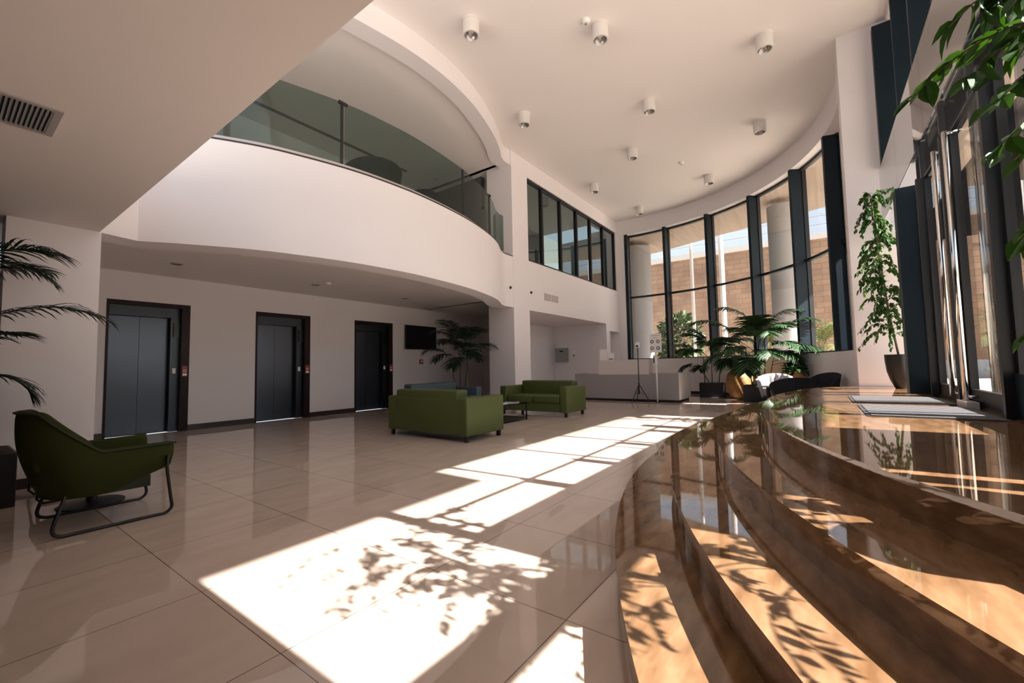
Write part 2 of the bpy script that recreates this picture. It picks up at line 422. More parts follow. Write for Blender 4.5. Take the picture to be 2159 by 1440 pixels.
# reception wall, its column, openings
YW, YW2 = 6.52, 6.92
m = MB()
m.box(9.12, 9.88, YW, 7.38, 0, 2.68)                 # column
m.box(9.12, 9.88, YW, 7.38, 2.68, 7.0)
m.box(9.88, 16.36, YW, YW2, 2.68, 4.09)
m.box(9.88, 16.36, YW, YW2, 6.52, 7.0)
m.box(16.36, 16.9, YW, YW2, 2.68, 7.0)
m.box(15.15, 15.47, YW, YW2, 0, 2.68); m.box(16.45, 16.9, YW, YW2, 0, 2.68); m.box(15.47, 16.45, YW, YW2, 2.42, 2.68)
m.box(15.47, 16.45, 6.86, YW2, 0, 2.42)
struct(m.build('wall_reception', WALL))
struct(MB().box(15.15, 15.3, YW2, 9.2, 0, 2.9).box(11.9, 15.15, 8.9, 9.1, 0, 2.9).box(9.88, 15.15, YW2, 7.4, 2.70, 2.9).box(11.0, 15.15, 7.4, 8.9, 2.70, 2.9).strip([(9.88, 7.30), (11.95, 8.92)], [(9.88, 7.40), (11.95, 9.05)], 0, 2.9).build('wall_recess', WALL))

# room behind the interior window
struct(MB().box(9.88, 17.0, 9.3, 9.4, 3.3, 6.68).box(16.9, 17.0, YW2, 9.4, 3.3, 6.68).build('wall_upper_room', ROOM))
win = struct(empty('window_1', (9.88, YW, 4.09)))
fr = MB(); xs = [9.88 + (16.36 - 9.88) * k / 6 for k in range(7)]
xs = [9.88, 10.76, 11.90, 13.03, 14.12, 15.22, 16.36]
for k, x in enumerate(xs):
    w = 0.035
    fr.box(x - w - 9.88 + (w if k == 0 else 0), x + w - 9.88 - (w if k == 6 else 0), 0.04, 0.16, 0, 2.43)
fr.box(0, 6.48, 0.04, 0.16, 0, 0.06); fr.box(0, 6.48, 0.04, 0.16, 2.36, 2.43)
fr.build('window_frame', BLACK, win)
for k in range(6):
    MB().box(xs[k] - 9.88 + 0.035, xs[k + 1] - 9.88 - 0.035, 0.095, 0.10, 0.05, 2.37).build('pane', GLASSW, win)

# curved window wall
CC = (10.5, 5.5); RI = 6.08
def cp(a, r): return (CC[0] + r * cos(radians(a)), CC[1] + r * sin(radians(a)))
def carc(a0, a1, r, n=48): return [cp(a0 + (a1 - a0) * k / n, r) for k in range(n + 1)]
m = MB()
m.strip(carc(9.8, -96, RI), carc(9.8, -96, RI + 0.40), 0, 1.308)
m.strip(carc(9.8, -96, RI), carc(9.8, -96, RI + 0.40), 6.40, 7.02)
m.strip(carc(9.8, 6.9, RI, 4), carc(9.8, 6.9, RI + 0.40, 4), 1.308, 6.40)
m.strip(carc(-74.2, -96, RI + 0.29, 12), carc(-74.2, -96, RI + 0.40, 12), 1.308, 6.40)
struct(m.build('wall_curved', WALL))
struct(MB().strip(carc(9.8, -80, RI - 0.012), carc(9.8, -80, RI), 0, 0.10).build('baseboard_curved', BASEB))
win = struct(empty('window_2', (CC[0], CC[1], 1.308)))
AN = [6.2, -8.2, -23.9, -40.0, -56.7, -73.1]
for a in AN:
    M = Matrix.Translation((0, 0, 0)) @ Matrix.Rotation(radians(a), 4, 'Z')
    MB().box(RI - 0.01, RI + 0.30, -0.05, 0.05, 0, 5.092, M).build('mullion_fin', DARKMETAL, win)
    MB().box(RI + 0.29, RI + 0.40, -0.07, 0.07, 0, 5.092, M).build('mullion', BLACK, win)
def shift(P): return [(x - CC[0], y - CC[1]) for x, y in P]
MB().strip(shift(carc(6.8, -74.1, RI + 0.24)), shift(carc(6.8, -74.1, RI + 0.36)), 2.49, 2.56).build('transom', BLACK, win)
MB().strip(shift(carc(6.8, -74.1, RI + 0.24)), shift(carc(6.8, -74.1, RI + 0.36)), 5.03, 5.10).build('head_rail', BLACK, win)
MB().strip(shift(carc(6.8, -74.1, RI - 0.005)), shift(carc(6.8, -74.1, RI + 0.36)), 0.0, 0.03).build('sill', BLACK, win)
for k in range(5):
    a0, a1 = AN[k] - 0.5, AN[k + 1] + 0.5
    p = [shift([cp(a0, RI + 0.31)])[0], shift([cp(a1, RI + 0.31)])[0]]
    for z0, z1 in ((0.03, 2.49), (2.56, 5.03)):
        q = [shift([cp(a0, RI + 0.316)])[0], shift([cp(a1, RI + 0.316)])[0]]
        MB().strip(p, q, z0, z1).build('pane', GLASS, win)

# pilaster
struct(MB().box(9.55, 10.1, -1.46, -0.535, 0, 7.0).build('wall_pilaster', WALL))

# entrance facade
door = struct(empty('door_1', (0, -1.2, 0.64)))
def fbox(nm, m_, x0, x1, y0, y1, z0, z1): return MB().box(x0, x1, y0 + 1.2, y1 + 1.2, z0 - 0.64, z1 - 0.64).build(nm, m_, door)
fbox('side_panel', DARKMETAL, 7.75, 7.98, -1.24, -0.96, 0.64, 3.45)
for x in (7.30, 6.02, 4.74, 3.68): fbox('door_post', BLACK, x - 0.03, x + 0.03, -1.24, -1.10, 0.64, 3.38)
fbox('header', BLACK, 2.40, 9.55, -1.205, -1.18, 3.378, 3.395)
fbox('solid_panel', DARKMETAL, 2.46, 3.65, -1.21, -1.196, 0.67, 1.90)
fbox('soffit_glass', GLASSL, 2.40, 9.55, -1.17, -1.01, 3.43, 3.436)
for x in (3.73, 4.97, 6.2, 7.43, 8.67): fbox('glazing_post', BLACK, x - 0.028, x + 0.028, -1.43, -1.37, 0.64, 4.35)
fbox('threshold', BLACK, 2.40, 7.75, -1.26, -1.16, 0.64, 0.665)
for x0, x1 in ((7.33, 7.75), (6.05, 7.27), (4.77, 5.99), (3.71, 4.71), (2.46, 3.65)):
    g = fbox('leaf_glass', GLASS, x0, x1, -1.195, -1.187, 0.67, 3.38)
    m = MB(); s = 0.05
    for (a, b, z0, z1) in ((x0, x0 + s, 0.665, 3.38), (x1 - s, x1, 0.665, 3.38), (x0, x1, 0.665, 0.80), (x0, x1, 3.36, 3.38)):
        m.box(a, b, -0.02, 0.03, z0 - 0.64, z1 - 0.64)
    m.build('leaf_frame', BLACK, door)
for x in (6.20, 5.72):
    m = MB(); m.tube([(x, 0.11, 0.06), (x, 0.11, 2.66)], 0.022, 12)
    for z in (0.10, 2.64): m.tube([(x, 0.11, z), (x, 0.02, z)], 0.015, 8)
    m.build('pull_handle', CHROME, door, smooth=True)
fbox('floor_closer', ALU, 5.55, 5.90, -1.14, -1.06, 0.64, 0.70)
fbox('kick_panel', DARKMETAL, 3.71, 4.71, -1.168, -1.158, 0.665, 0.98)

win = struct(empty('window_3', (0, -1.0, 3.45)))
for x0, x1 in ((2.40, 4.2), (4.2, 6.0), (6.0, 7.8), (7.8, 9.55)):
    MB().box(x0 + 0.004, x1 - 0.004, -0.006, 0.006, 0.0, 0.90).build('transom_pane', GLASSU, win)
MB().box(2.4, 9.55, -0.45, -0.01, 0.905, 0.912).build('ledge_glass', GLASSL, win)
for x in (2.37, 3.73, 4.97, 6.2, 7.43, 8.67):
    MB().box(x - 0.03, x + 0.03, -0.45, -0.17, 0.93, 3.42).build('mullion_fin', DARKMETAL, win)
MB().box(9.40, 9.55, -0.45, -0.02, 0.93, 3.42).build('mullion_fin', DARKMETAL, win)
MB().box(1.065, 9.55, -0.46, -0.36, 3.36, 3.44).build('head_rail', BLACK, win)
xs = [2.37, 3.73, 4.97, 6.2, 7.43, 8.67, 9.40]
for k in range(6):
    MB().box(xs[k] + 0.03, xs[k + 1] - 0.03, -0.44, -0.434, 0.93, 3.38).build('pane', GLASS, win)

win = struct(empty('window_4', (0, -1.3, 0)))
for x in (2.33,): MB().box(x - 0.06, x + 0.06, -0.10, 0.10, 0.64, 6.9).build('mullion', BLACK, win)
for x in (1.0,): MB().box(x - 0.04, x + 0.04, -0.08, 0.08, 0, 2.68).build('mullion', BLACK, win)
MB().box(1.0, 2.27, -0.05, 0.05, 2.15, 2.36).build('transom', BLACK, win)
MB().box(1.07, 2.27, -0.004, 0.004, 2.36, 6.9).build('pane', GLASS, win)
MB().box(1.0, 2.27, -0.004, 0.004, 0.0, 2.15).build('pane', GLASS, win)
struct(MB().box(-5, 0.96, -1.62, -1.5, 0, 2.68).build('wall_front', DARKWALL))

# ------------------------------------------------------------------ outside
struct(MB().box(-30, 60, -60, -1.52, 0.3, 0.5).box(17.4, 60, -1.52, 40, 0.3, 0.5).build('floor_outside', PAVE))
m = MB()
outer = [(-5, -4.27), (3.65, -4.27), (3.65, -3.57), (9.2, -3.57), (9.2, -3.87), (18.2, -3.87), (18.7, -0.5), (19.29, 1.2), (19.94, 3.23), (20.77, 5.45), (21.6, 8.0)]
inner = [(17.2, 8.0), (17.2, 6.9)] + carc(9.8, -96, RI + 0.42, 30) + [(9.5, -1.62), (-5, -1.62)]
m.prism(outer + inner, 6.62, 7.0)
ov = struct(m.build('ceiling_overhang', SOFFIT))
bmt = bmesh.new(); bmt.from_mesh(ov.data); bmesh.ops.triangulate(bmt, faces=[f for f in bmt.faces if len(f.verts) > 4]); bmt.to_mesh(ov.data); bmt.free()
t = empty('entrance_canopy', (5.9, -1.75, 3.02), 0, 'dark flat canopy over the entrance doors outside', 'canopy')
MB().box(-3.5, 3.4, -0.72, 0.44, -0.05, 0.05).build('canopy_deck', MATTE, t)

t = empty('added_dark_plate', (10.2, -2.15, 5.5), 0, 'added dark plate high outside the entrance glazing', 'added_dark_plate')
MB().box(-7.8, 7.0, -0.28, 0.28, 0, 0.05).build('dark_plate', MATTE, t)  # added plate that makes the view up through the glazing dark
for x in (-6.53, -5.23, -2.77, 3.0, 6.7): MB().box(x - 0.02, x + 0.02, -0.02, 0.02, 0.05, 1.12).build('hanger_rod', BLACK, t)

# stone retaining wall with its railing, poles, columns
struct(MB().box(30.0, 30.8, -40, 22, 0.5, 8.15).build('wall_stone', STONE))
struct(MB().box(29.85, 30.9, -40, 22, 8.15, 8.5).build('trim_4', PINKB2))
t = empty('roof_railing', (30.3, 4, 8.5), 0, 'pale metal railing running along the top of the stone wall outside', 'railing')
m = MB()
for z in (0.55, 1.05): m.box(-0.03, 0.03, -30, 16, z - 0.03, z + 0.03)
m.build('rail', ALU, t)
for k in range(13):
    MB().box(-0.07, 0.07, -28 + k * 3.6, -27.75 + k * 3.6, 0, 1.08).build('post', PINKB2, t)
for (y, r, nm) in ((4.66, 0.075, 'slim white pole outside behind the second bay of the curved window'), (3.38, 0.11, 'thicker white pole outside behind the third bay of the curved window')):
    t = MB().cyl(0, 0, 0.5, 7.6, r, 12).build('white_pole', WHITEP, smooth=False); t.location = (21, y, 0)
    tag(t, nm, 'pole', 'white poles outside')
for (x, y, r, lab) in ((17.0, 0.83, 0.41, 'round pale column outside the fourth bay of the curved window'), (19.0, 6.75, 0.78, 'thick round grey column outside the first bay of the curved window')):
    t = empty('round_column', (x, y, 0.5), 0, lab, 'column', 'columns outside the window')
    smooth_by_angle(MB().cyl(0, 0, 0, 5.92, r, 40).build('shaft', CONC, t)); smooth_by_angle(MB().cyl(0, 0, 0, 0.25, r + 0.05, 40).build('base_ring', DARKMETAL, t))
t = MB().box(0, 0.3, -7.5, 6.5, 0, 0.55).build('low_wall', BLUEW); t.location = (18.6, 1.5, 0.5)
tag(t, 'low pale blue wall outside just beyond the curved window', 'wall')

# ------------------------------------------------------------------ plants
def frond(name, m_, base, az, el, L, droop, leaf=0.34, n=22, r=0.008, parent=None, start=0.32, side=1.0, hang=0.36, wid=0.016, stemM=None):
    d = Vector((cos(az) * cos(el), sin(az) * cos(el), sin(el))); p = Vector(base); pts = [p.copy()]
    N = 16; step = L / N
    for k in range(N):
        el_k = el - droop * ((k + 1) / N) ** 1.5
        d = Vector((cos(az) * cos(el_k), sin(az) * cos(el_k), sin(el_k)))
        p = p + d * step; pts.append(p.copy())
    mb = MB(); mb.tube(pts, [r * (1 - 0.8 * k / N) for k in range(N + 1)], 5)
    rnd = random.Random(hash((round(base[0], 2), round(az, 2), round(L, 2))) & 0xffff)
    for k in range(n):
        t = start + (1 - start) * (k + 0.5) / n
        f = t * N; i = min(int(f), N - 1); q = pts[i].lerp(pts[i + 1], f - i)
        tan = (pts[i + 1] - pts[i]).normalized(); sd = tan.cross(Vector((0, 0, 1)))
        sd = sd.normalized() if sd.length > 0.05 else Vector((sin(az), -cos(az), 0)); up = sd.cross(tan).normalized()
        ll = leaf * (0.55 + 0.75 * sin(pi * min(1, (t - start) / (1 - start) * 0.9 + 0.15))) * rnd.uniform(0.88, 1.1)
        for s in (-1, 1):
            dr = (sd * s * side + tan * (0.75 + 0.5 * t) + up * rnd.uniform(0.05, 0.4)).normalized()
            c = [q]
            for j in range(1, 5):
                dr = (dr + Vector((0, 0, -hang * 0.22 * j * rnd.uniform(0.7, 1.25)))).normalized(); c.append(c[-1] + dr * ll / 4)
            wv = [0.45, 1.0, 0.9, 0.55, 0.04]; prev = None
            for j in range(5):
                dd = (c[min(j + 1, 4)] - c[max(j - 1, 0)]).normalized(); ws = dd.cross(up)
                ws = (ws.normalized() if ws.length > 0.01 else sd) * wid * wv[j]
                e = (mb.bm.verts.new(c[j] - ws), mb.bm.verts.new(c[j] + up * wid * -0.35 * wv[j]), mb.bm.verts.new(c[j] + ws))
                if prev: mb.bm.faces.new((prev[0], prev[1], e[1], e[0])); mb.bm.faces.new((prev[1], prev[2], e[2], e[1]))
                prev = e
    return mb.build(name, m_, parent, recalc=False)

def box_planter(t, wx, wy, h):
    MB().box(-wx / 2, wx / 2, -wy / 2, wy / 2, 0, h).build('planter', PLANTER, t, bevel=0.008)
    MB().box(-wx / 2 + 0.02, wx / 2 - 0.02, -wy / 2 + 0.02, wy / 2 - 0.02, h, h + 0.004).build('soil', SOIL, t)

def palm(loc, lab, planter, stems, fronds, m_, rz=0.0, group=None, leaf=0.34, nl=22, wid=0.016, side=1.3):
    t = empty('potted_palm', loc, rz, lab, 'plant', group)
    if planter: box_planter(t, *planter)
    h = planter[2] if planter else 0
    for (x, y, x2, y2, z2) in stems:
        MB().tube([(x, y, h), ((x + x2) / 2 + 0.01, (y + y2) / 2, (h + z2) / 2), (x2, y2, z2)], [0.016, 0.013, 0.009], 7).build('stem', STEM, t, smooth=True)
    for (b, az, el, L, dr) in fronds:
        frond('frond', m_, b, radians(az), radians(el), L, radians(dr), parent=t, leaf=leaf, n=nl, wid=wid, side=side)
    return t

# left palm, mostly outside the frame
palm((0.05, 5.88, 0), 'dark arching palm in a black box planter at the left wall, behind the armchair', (0.86, 0.60, 0.46),
     [(0.05, -0.05, 0.0, -0.05, 1.3), (-0.1, 0.05, -0.12, 0.05, 1.5)],
     [((-0.05, -0.3, 1.35), -5, 48, 1.15, 78), ((-0.10, -0.05, 1.75), 10, 52, 0.85, 62), ((-0.05, 0.0, 1.95), -25, 45, 0.85, 62),
      ((-0.10, -0.2, 2.0), -15, 25, 0.75, 70), ((0.0, -0.1, 1.05), -8, 30, 0.62, 105), ((0.0, -0.05, 1.3), -30, 38, 0.5, 40),
      ((-0.1, 0.0, 1.5), 160, 55, 1.0, 80), ((-0.1, -0.1, 1.5), -110, 55, 1.0, 80)], PALMD, leaf=0.30, nl=24, wid=0.013)
# palm by the column
palm((8.60, 7.95, 0), 'slender palm in a slate box planter between the television and the column', (0.45, 0.95, 0.58),
     [(0, -0.3, -0.15, -0.32, 1.45), (0.02, -0.1, 0.10, -0.15, 1.55), (0.05, 0.1, 0.15, 0.2, 1.5), (-0.05, 0.2, -0.1, 0.3, 1.3)],
     [((-0.15, -0.32, 1.4), 175, 60, 1.15, 95), ((0.10, -0.15, 1.5), 200, 68, 1.25, 95), ((0.1, -0.15, 1.5), 15, 72, 1.25, 80), ((0.15, 0.2, 1.45), 80, 62, 1.1, 90),
      ((-0.15, -0.32, 1.4), 255, 55, 0.9, 95), ((0.1, -0.15, 1.4), 310, 58, 0.95, 100), ((-0.1, 0.3, 1.3), 150, 60, 0.9, 100), ((0.1, -0.1, 1.45), 235, 35, 0.85, 95),
      ((-0.15, -0.3, 1.35), 190, 15, 0.8, 80), ((0.15, 0.2, 1.4), 350, 30, 0.8, 85),
      ((0.0, 0.0, 1.5), 120, 70, 1.2, 85), ((0.0, -0.1, 1.5), 240, 74, 1.1, 80), ((0.1, 0, 1.45), 215, 50, 1.0, 90), ((0, 0.1, 1.3), 170, 38, 0.9, 90), ((-0.1, 0, 1.45), 190, 80, 1.3, 75)], PALMD, leaf=0.36, nl=20)
# palms under the curved window
palm((15.0, 2.86, 0), 'palm in a dark rectangular planter, left one of the two under the curved window', (0.40, 0.72, 0.46),
     [(0, 0.22, 0.05, 0.25, 1.3), (0, 0.0, 0.02, 0.0, 1.5), (0, -0.2, -0.02, -0.3, 1.4), (0.05, 0.1, 0.1, 0.45, 1.1)],
     [((0.05, 0.25, 1.25), 100, 62, 1.2, 95), ((0.02, 0.0, 1.45), 75, 70, 1.25, 85), ((-0.02, -0.3, 1.35), 290, 64, 1.2, 95), ((0, 0, 1.4), 180, 60, 1.0, 95), ((0.0, 0.1, 1.3), 140, 45, 0.95, 90),
      ((0.05, 0.3, 1.0), 110, 30, 0.7, 95), ((0.1, 0.4, 0.95), 95, 35, 0.6, 100), ((0, -0.2, 1.3), 250, 45, 0.95, 95), ((-0.02, -0.3, 1.2), 270, 30, 0.8, 95), ((0.05, 0.1, 0.9), 150, 40, 0.5, 90),
      ((0, 0.2, 1.2), 125, 58, 1.0, 92), ((0, -0.1, 1.4), 230, 62, 1.1, 92), ((0, 0, 1.5), 110, 78, 1.2, 80), ((0, -0.2, 1.1), 205, 35, 0.8, 90), ((0, 0.2, 1.3), 80, 50, 1.0, 95), ((0, -0.3, 1.4), 265, 72, 1.1, 85)],
     PALM, group='palms under the curved window', leaf=0.42, nl=26, wid=0.024, side=1.7)
palm((13.75, 1.38, 0), 'large spreading palm behind the pale quilted chair, between the two ochre urns', (0.50, 0.80, 0.46),
     [(0, 0.2, 0.0, 0.3, 1.4), (0, 0.1, -0.05, 0.1, 1.6), (0, 0, 0.0, 0.0, 1.7), (0.05, -0.1, 0.0, -0.15, 1.4), (0, -0.2, 0.0, -0.35, 1.2), (-0.1, 0.05, -0.15, 0.2, 1.2)],
     [((0, 0.3, 1.4), 95, 70, 1.9, 88), ((0, -0.15, 1.5), 266, 62, 1.6, 80), ((0, 0, 1.7), 85, 82, 1.6, 85), ((0, 0, 1.6), 265, 75, 1.5, 80), ((-0.05, 0.1, 1.4), 105, 48, 1.5, 90), ((0, -0.35, 1.2), 255, 42, 1.35, 90),
      ((0, 0, 1.45), 200, 62, 1.3, 100), ((-0.15, 0.2, 1.2), 150, 50, 1.2, 100), ((0, 0.3, 1.2), 90, 28, 1.3, 85), ((0, -0.3, 1.1), 255, 20, 1.0, 85), ((0, -0.1, 1.3), 240, 50, 1.2, 100),
      ((-0.1, 0.1, 1.1), 175, 30, 1.0, 95), ((0, 0.0, 1.5), 280, 76, 1.2, 95), ((0, 0.2, 1.1), 120, 30, 1.0, 95), ((0, -0.3, 1.0), 255, 25, 0.8, 100),
      ((0, 0.1, 1.5), 160, 66, 1.2, 90), ((0, -0.1, 1.5), 225, 68, 1.2, 88), ((0, 0.2, 1.3), 110, 60, 1.3, 95), ((0, 0, 1.6), 180, 78, 1.2, 80), ((-0.1, 0, 1.2), 205, 42, 1.0, 90), ((0, 0.3, 1.3), 75, 55, 1.1, 95), ((0, 0.1, 1.0), 165, 20, 0.8, 80), ((0, -0.2, 1.2), 235, 38, 1.0, 95)],
     PALM, group='palms under the curved window', leaf=0.46, nl=28, wid=0.025, side=1.7)

def leaf_on(mb, p, d, n, L, w, curl=0.25):
    d = d.normalized(); s = d.cross(n)
    s = s.normalized() if s.length > 0.01 else d.orthogonal().normalized(); n = s.cross(d)
    prof = ((0.0, 0.05), (0.22, 0.75), (0.5, 1.0), (0.78, 0.6), (1.0, 0.03)); prev = None
    for t, ww in prof:
        c = p + d * L * t - n * curl * L * t * t
        e = (mb.bm.verts.new(c - s * w * ww + n * w * 0.35 * ww), mb.bm.verts.new(c), mb.bm.verts.new(c + s * w * ww + n * w * 0.35 * ww))
        if prev: mb.bm.faces.new((prev[0], prev[1], e[1], e[0])); mb.bm.faces.new((prev[1], prev[2], e[2], e[1]))
        prev = e

def twig_leaves(mb, pts, n, L, rnd, m0=0.15):
    N = len(pts) - 1
    for k in range(n):
        t = m0 + (1 - m0) * (k + rnd.random()) / n; f = t * N; i = min(int(f), N - 1)
        q = pts[i].lerp(pts[i + 1], f - i); tan = (pts[i + 1] - pts[i]).normalized()
        a = rnd.uniform(0, 2 * pi); o = tan.orthogonal().normalized(); o2 = tan.cross(o)
        d = tan * 0.7 + (o * cos(a) + o2 * sin(a)) * 0.9 + Vector((0, 0, -0.75))
        leaf_on(mb, q, d, Vector((rnd.uniform(-.5, .5), rnd.uniform(-.5, .5), 1)), L * rnd.uniform(0.75, 1.15), L * 0.24)

def bez(a, b, c, n=8):
    a, b, c = Vector(a), Vector(b), Vector(c)
    return [a * (1 - t) ** 2 + b * 2 * t * (1 - t) + c * t * t for t in [k / n for k in range(n + 1)]]

# ficus by the pilaster
rnd = random.Random(11)
t = empty('potted_ficus', (9.0, -1.02, 0.64), 0, 'tall weeping fig in a tapered black pot on the landing by the white pilaster', 'plant')
smooth_by_angle(MB().lathe([(0, 0), (0.07, 0), (0.085, 0.03), (0.13, 0.14), (0.165, 0.28), (0.18, 0.44), (0.183, 0.54), (0.165, 0.54), (0.15, 0.48), (0, 0.48)], 36).build('pot', BLACK, t))
tr = MB().tube([(0, 0, 0.46), (0.02, 0.08, 1.2), (-0.02, 0.16, 2.2), (0, 0.2, 3.15)], [0.016, 0.014, 0.010, 0.004], 8).build('trunk', BARK, t, smooth=True)
lv = MB(); br = MB()
for k in range(88):
    z = 0.80 + 2.35 * k / 88 + rnd.uniform(-0.05, 0.05); a = rnd.uniform(0, 2 * pi); R = rnd.uniform(0.15, 0.46) * (0.62 if z > 2.4 else 1.0); yc = 0.07 * z
    p = bez((0, yc, z), (0.55 * R * cos(a), 0.55 * R * sin(a) + yc, z + 0.22), (R * cos(a) * 0.9, R * sin(a) + yc, z + rnd.uniform(-0.25, 0.05)))
    br.tube(p, 0.0035, 4); twig_leaves(lv, p, 26, 0.075, rnd)
br.build('branches', BARK, tr, recalc=False); lv.build('foliage', LEAF, t, recalc=False)

# ficus beside the camera: only its hanging branches enter the frame
rnd = random.Random(5)
FX, FY = 1.98, -0.86
t = empty('potted_ficus', (FX, FY, 0.64), 0, 'leafy fig hanging into the upper right corner beside the glass doors', 'plant')
smooth_by_angle(MB().lathe([(0, 0), (0.16, 0), (0.22, 0.45), (0.20, 0.45), (0.19, 0.41), (0, 0.41)], 32).build('pot', BLACK, t))
tr = MB().tube([(0, 0, 0.40), (0.02, 0.02, 0.9), (-0.03, 0.0, 1.5), (0.0, 0.03, 2.2)], [0.028, 0.025, 0.02, 0.008], 9).build('trunk', BARK, t, smooth=True)
lv = MB(); br = MB()
def L3(x, y, z): return (x - FX, y - FY, z - 0.64)
targets = [(2.05, -0.31, 2.03), (1.74, -0.36, 2.08), (1.72, -0.42, 1.66), (1.90, -0.42, 1.97), (1.80, -0.45, 2.12), (1.62, -0.46, 2.02), (1.70, -0.43, 1.80), (1.72, -0.46, 1.42), (1.85, -0.50, 2.25), (1.66, -0.5, 1.95), (1.60, -0.45, 1.88)]
for q in targets:
    e = Vector(L3(*q)); z0 = max(0.85, e.z - 0.15 + rnd.uniform(0, 0.2))
    p = bez((0, 0.01, z0), (e.x * 0.5, e.y * 0.55, e.z + 0.28), e)
    br.tube(p, [0.006 - 0.0005 * k for k in range(9)], 5); twig_leaves(lv, p, 24, 0.085, rnd, 0.25)
for k in range(66):
    z = 0.50 + 1.95 * (k / 66) + rnd.uniform(-0.05, 0.05); a = rnd.uniform(0, 2 * pi); R = rnd.uniform(0.3, 0.68)
    e = (R * cos(a) * 1.25, min(R * sin(a) * 0.55, 0.30), z + rnd.uniform(-0.1, 0.12))
    p = bez((0, 0.01, z), (e[0] * 0.5, e[1] * 0.5, z + 0.25), e)
    br.tube(p, 0.004, 4); twig_leaves(lv, p, 13, 0.08, rnd, 0.3)
br.build('branches', BARK, tr, recalc=False); lv.build('foliage', LEAF, t, recalc=False)

# urns with leafy plants
def rosette(t, z, R, n, m_, seed, L, w, rise=0.9):
    rnd = random.Random(seed); mb = MB()
    for k in range(n):
        a = rnd.uniform(0, 2 * pi); r0 = R * rnd.random() ** 0.6 * 0.7
        leaf_on(mb, Vector((r0 * cos(a), r0 * sin(a), z + rnd.uniform(0, 0.16))), Vector((cos(a), sin(a), rise * rnd.uniform(0.1, 1.3))), Vector((0, 0, 1)), L * rnd.uniform(0.7, 1.2), w, 0.5)
    mb.build('foliage', m_, t, recalc=False)
def urn(loc, lab, s, zs, lm, seed, n):
    t = empty('urn_planter', loc, 0.7, lab, 'plant', 'ochre urns under the window')
    prof = [(0, 0), (0.17, 0), (0.26, 0.12), (0.33, 0.32), (0.345, 0.52), (0.31, 0.72), (0.22, 0.88), (0.20, 0.92), (0.235, 0.98), (0.215, 0.985), (0.18, 0.93), (0, 0.90)]
    P = catmull(prof[1:9], 5); prof = [prof[0]] + P + prof[9:]
    def fl(a, z): return 1 + (0.10 * abs(sin(8 * a * 0.5 + z * 4.5)) ** 0.5 * min(1, 8 * (0.88 - z / zs)) if 0.04 < z / zs < 0.88 else 0)
    smooth_by_angle(MB().lathe([(r * s, z * zs) for r, z in prof], 72, fn=fl).build('urn', URN, t), 60)
    rosette(t, 0.9 * zs, 0.30, n, lm, seed, 0.26 * s, 0.045)
    return t
urn((14.40, 1.98, 0), 'ochre fluted urn with a bushy plant beside the dark planter', 1.0, 1.0, HEDGE, 3, 90)
urn((13.1, 0.53, 0), 'ochre urn with dark broad leaves half hidden behind the charcoal chairs', 0.80, 0.86, PALM, 4, 70)

# ------------------------------------------------------------------ lifts
def lift(x0, x1, lab, first=False):
    t = empty('elevator', (x0, YE, 0), 0, lab, 'elevator', 'elevators')
    w = x1 - x0; f = 0.035; fr_ = 0.135; H = LT
    MB().box(0, f, -0.012, 0.50, 0, H).box(w - fr_, w, -0.012, 0.50, 0, H).box(f, w - fr_, -0.012, 0.50, H - 0.075, H).build('surround', LIFTFRAME, t)
    a, b = f, w - fr_ - 0.15; mid = (a + b) / 2 + 0.02
    for d0, d1 in ((a + 0.01, mid - 0.003), (mid + 0.003, b)):
        MB().box(d0, d1, 0.235, 0.265, 0.01, 2.16).build('door_leaf', STEEL, t)
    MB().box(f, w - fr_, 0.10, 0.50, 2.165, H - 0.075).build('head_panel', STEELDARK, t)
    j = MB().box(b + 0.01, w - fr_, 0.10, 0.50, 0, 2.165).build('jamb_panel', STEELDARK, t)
    MB().box(b + 0.02, b + 0.028, 0.093, 0.10, 0.02, 2.1).build('jamb_edge', STEEL, j)
    MB().box(f, b + 0.01, 0.225, 0.50, 0, 0.008).build('sill', MATTE, t)
    MB().box(f, b + 0.01, 0.27, 0.50, 0.008, 2.165).build('shaft_lining', BLACK, t)
    MB().box(b + 0.05, w - fr_ + 0.06, 0.07, 0.10, 1.80, 2.08).build('floor_indicator', TVM, t)
    c = MB().box(b + 0.045, b + 0.10, 0.082, 0.10, 1.10, 1.20).build('call_button', WHITEP, t)
    c = MB().box(w - fr_ + 0.02, w - 0.03, -0.026, -0.012, 1.04, 1.24).build('fire_notice', RED, t)
    MB().box(w - fr_ + 0.03, w - 0.04, -0.028, -0.026, 1.055, 1.10).box(w - fr_ + 0.03, w - 0.04, -0.028, -0.026, 1.13, 1.14).box(w - fr_ + 0.03, w - 0.04, -0.028, -0.026, 1.16, 1.17).build('notice_text', PAPER, c)
    return t
lift(*LX[0], 'steel elevator nearest the green armchair')
lift(*LX[1], 'steel elevator in the middle of the three')
lift(*LX[2], 'steel elevator nearest the television')

t = empty('television', (8.88, YE, 2.05), 0, 'black flat television on the wall right of the third elevator', 'television')
MB().box(-0.62, 0.62, -0.075, -0.035, -0.36, 0.36).build('casing', TVM, t, bevel=0.006)
MB().box(-0.60, 0.60, -0.078, -0.075, -0.33, 0.345).build('screen', TVS, t)
MB().box(-0.2, 0.2, -0.035, 0, -0.15, 0.15).build('wall_bracket', BLACK, t)
t = empty('fire_call_point', (8.91, YE, 1.32), 0, 'small red fire call point on the wall under the television', 'alarm')
MB().box(-0.065, 0.065, -0.035, 0, -0.065, 0.065).build('casing', RED, t, bevel=0.004)
MB().box(-0.035, 0.035, -0.038, -0.035, -0.025, 0.035).build('glass_plate', PAPER, t)

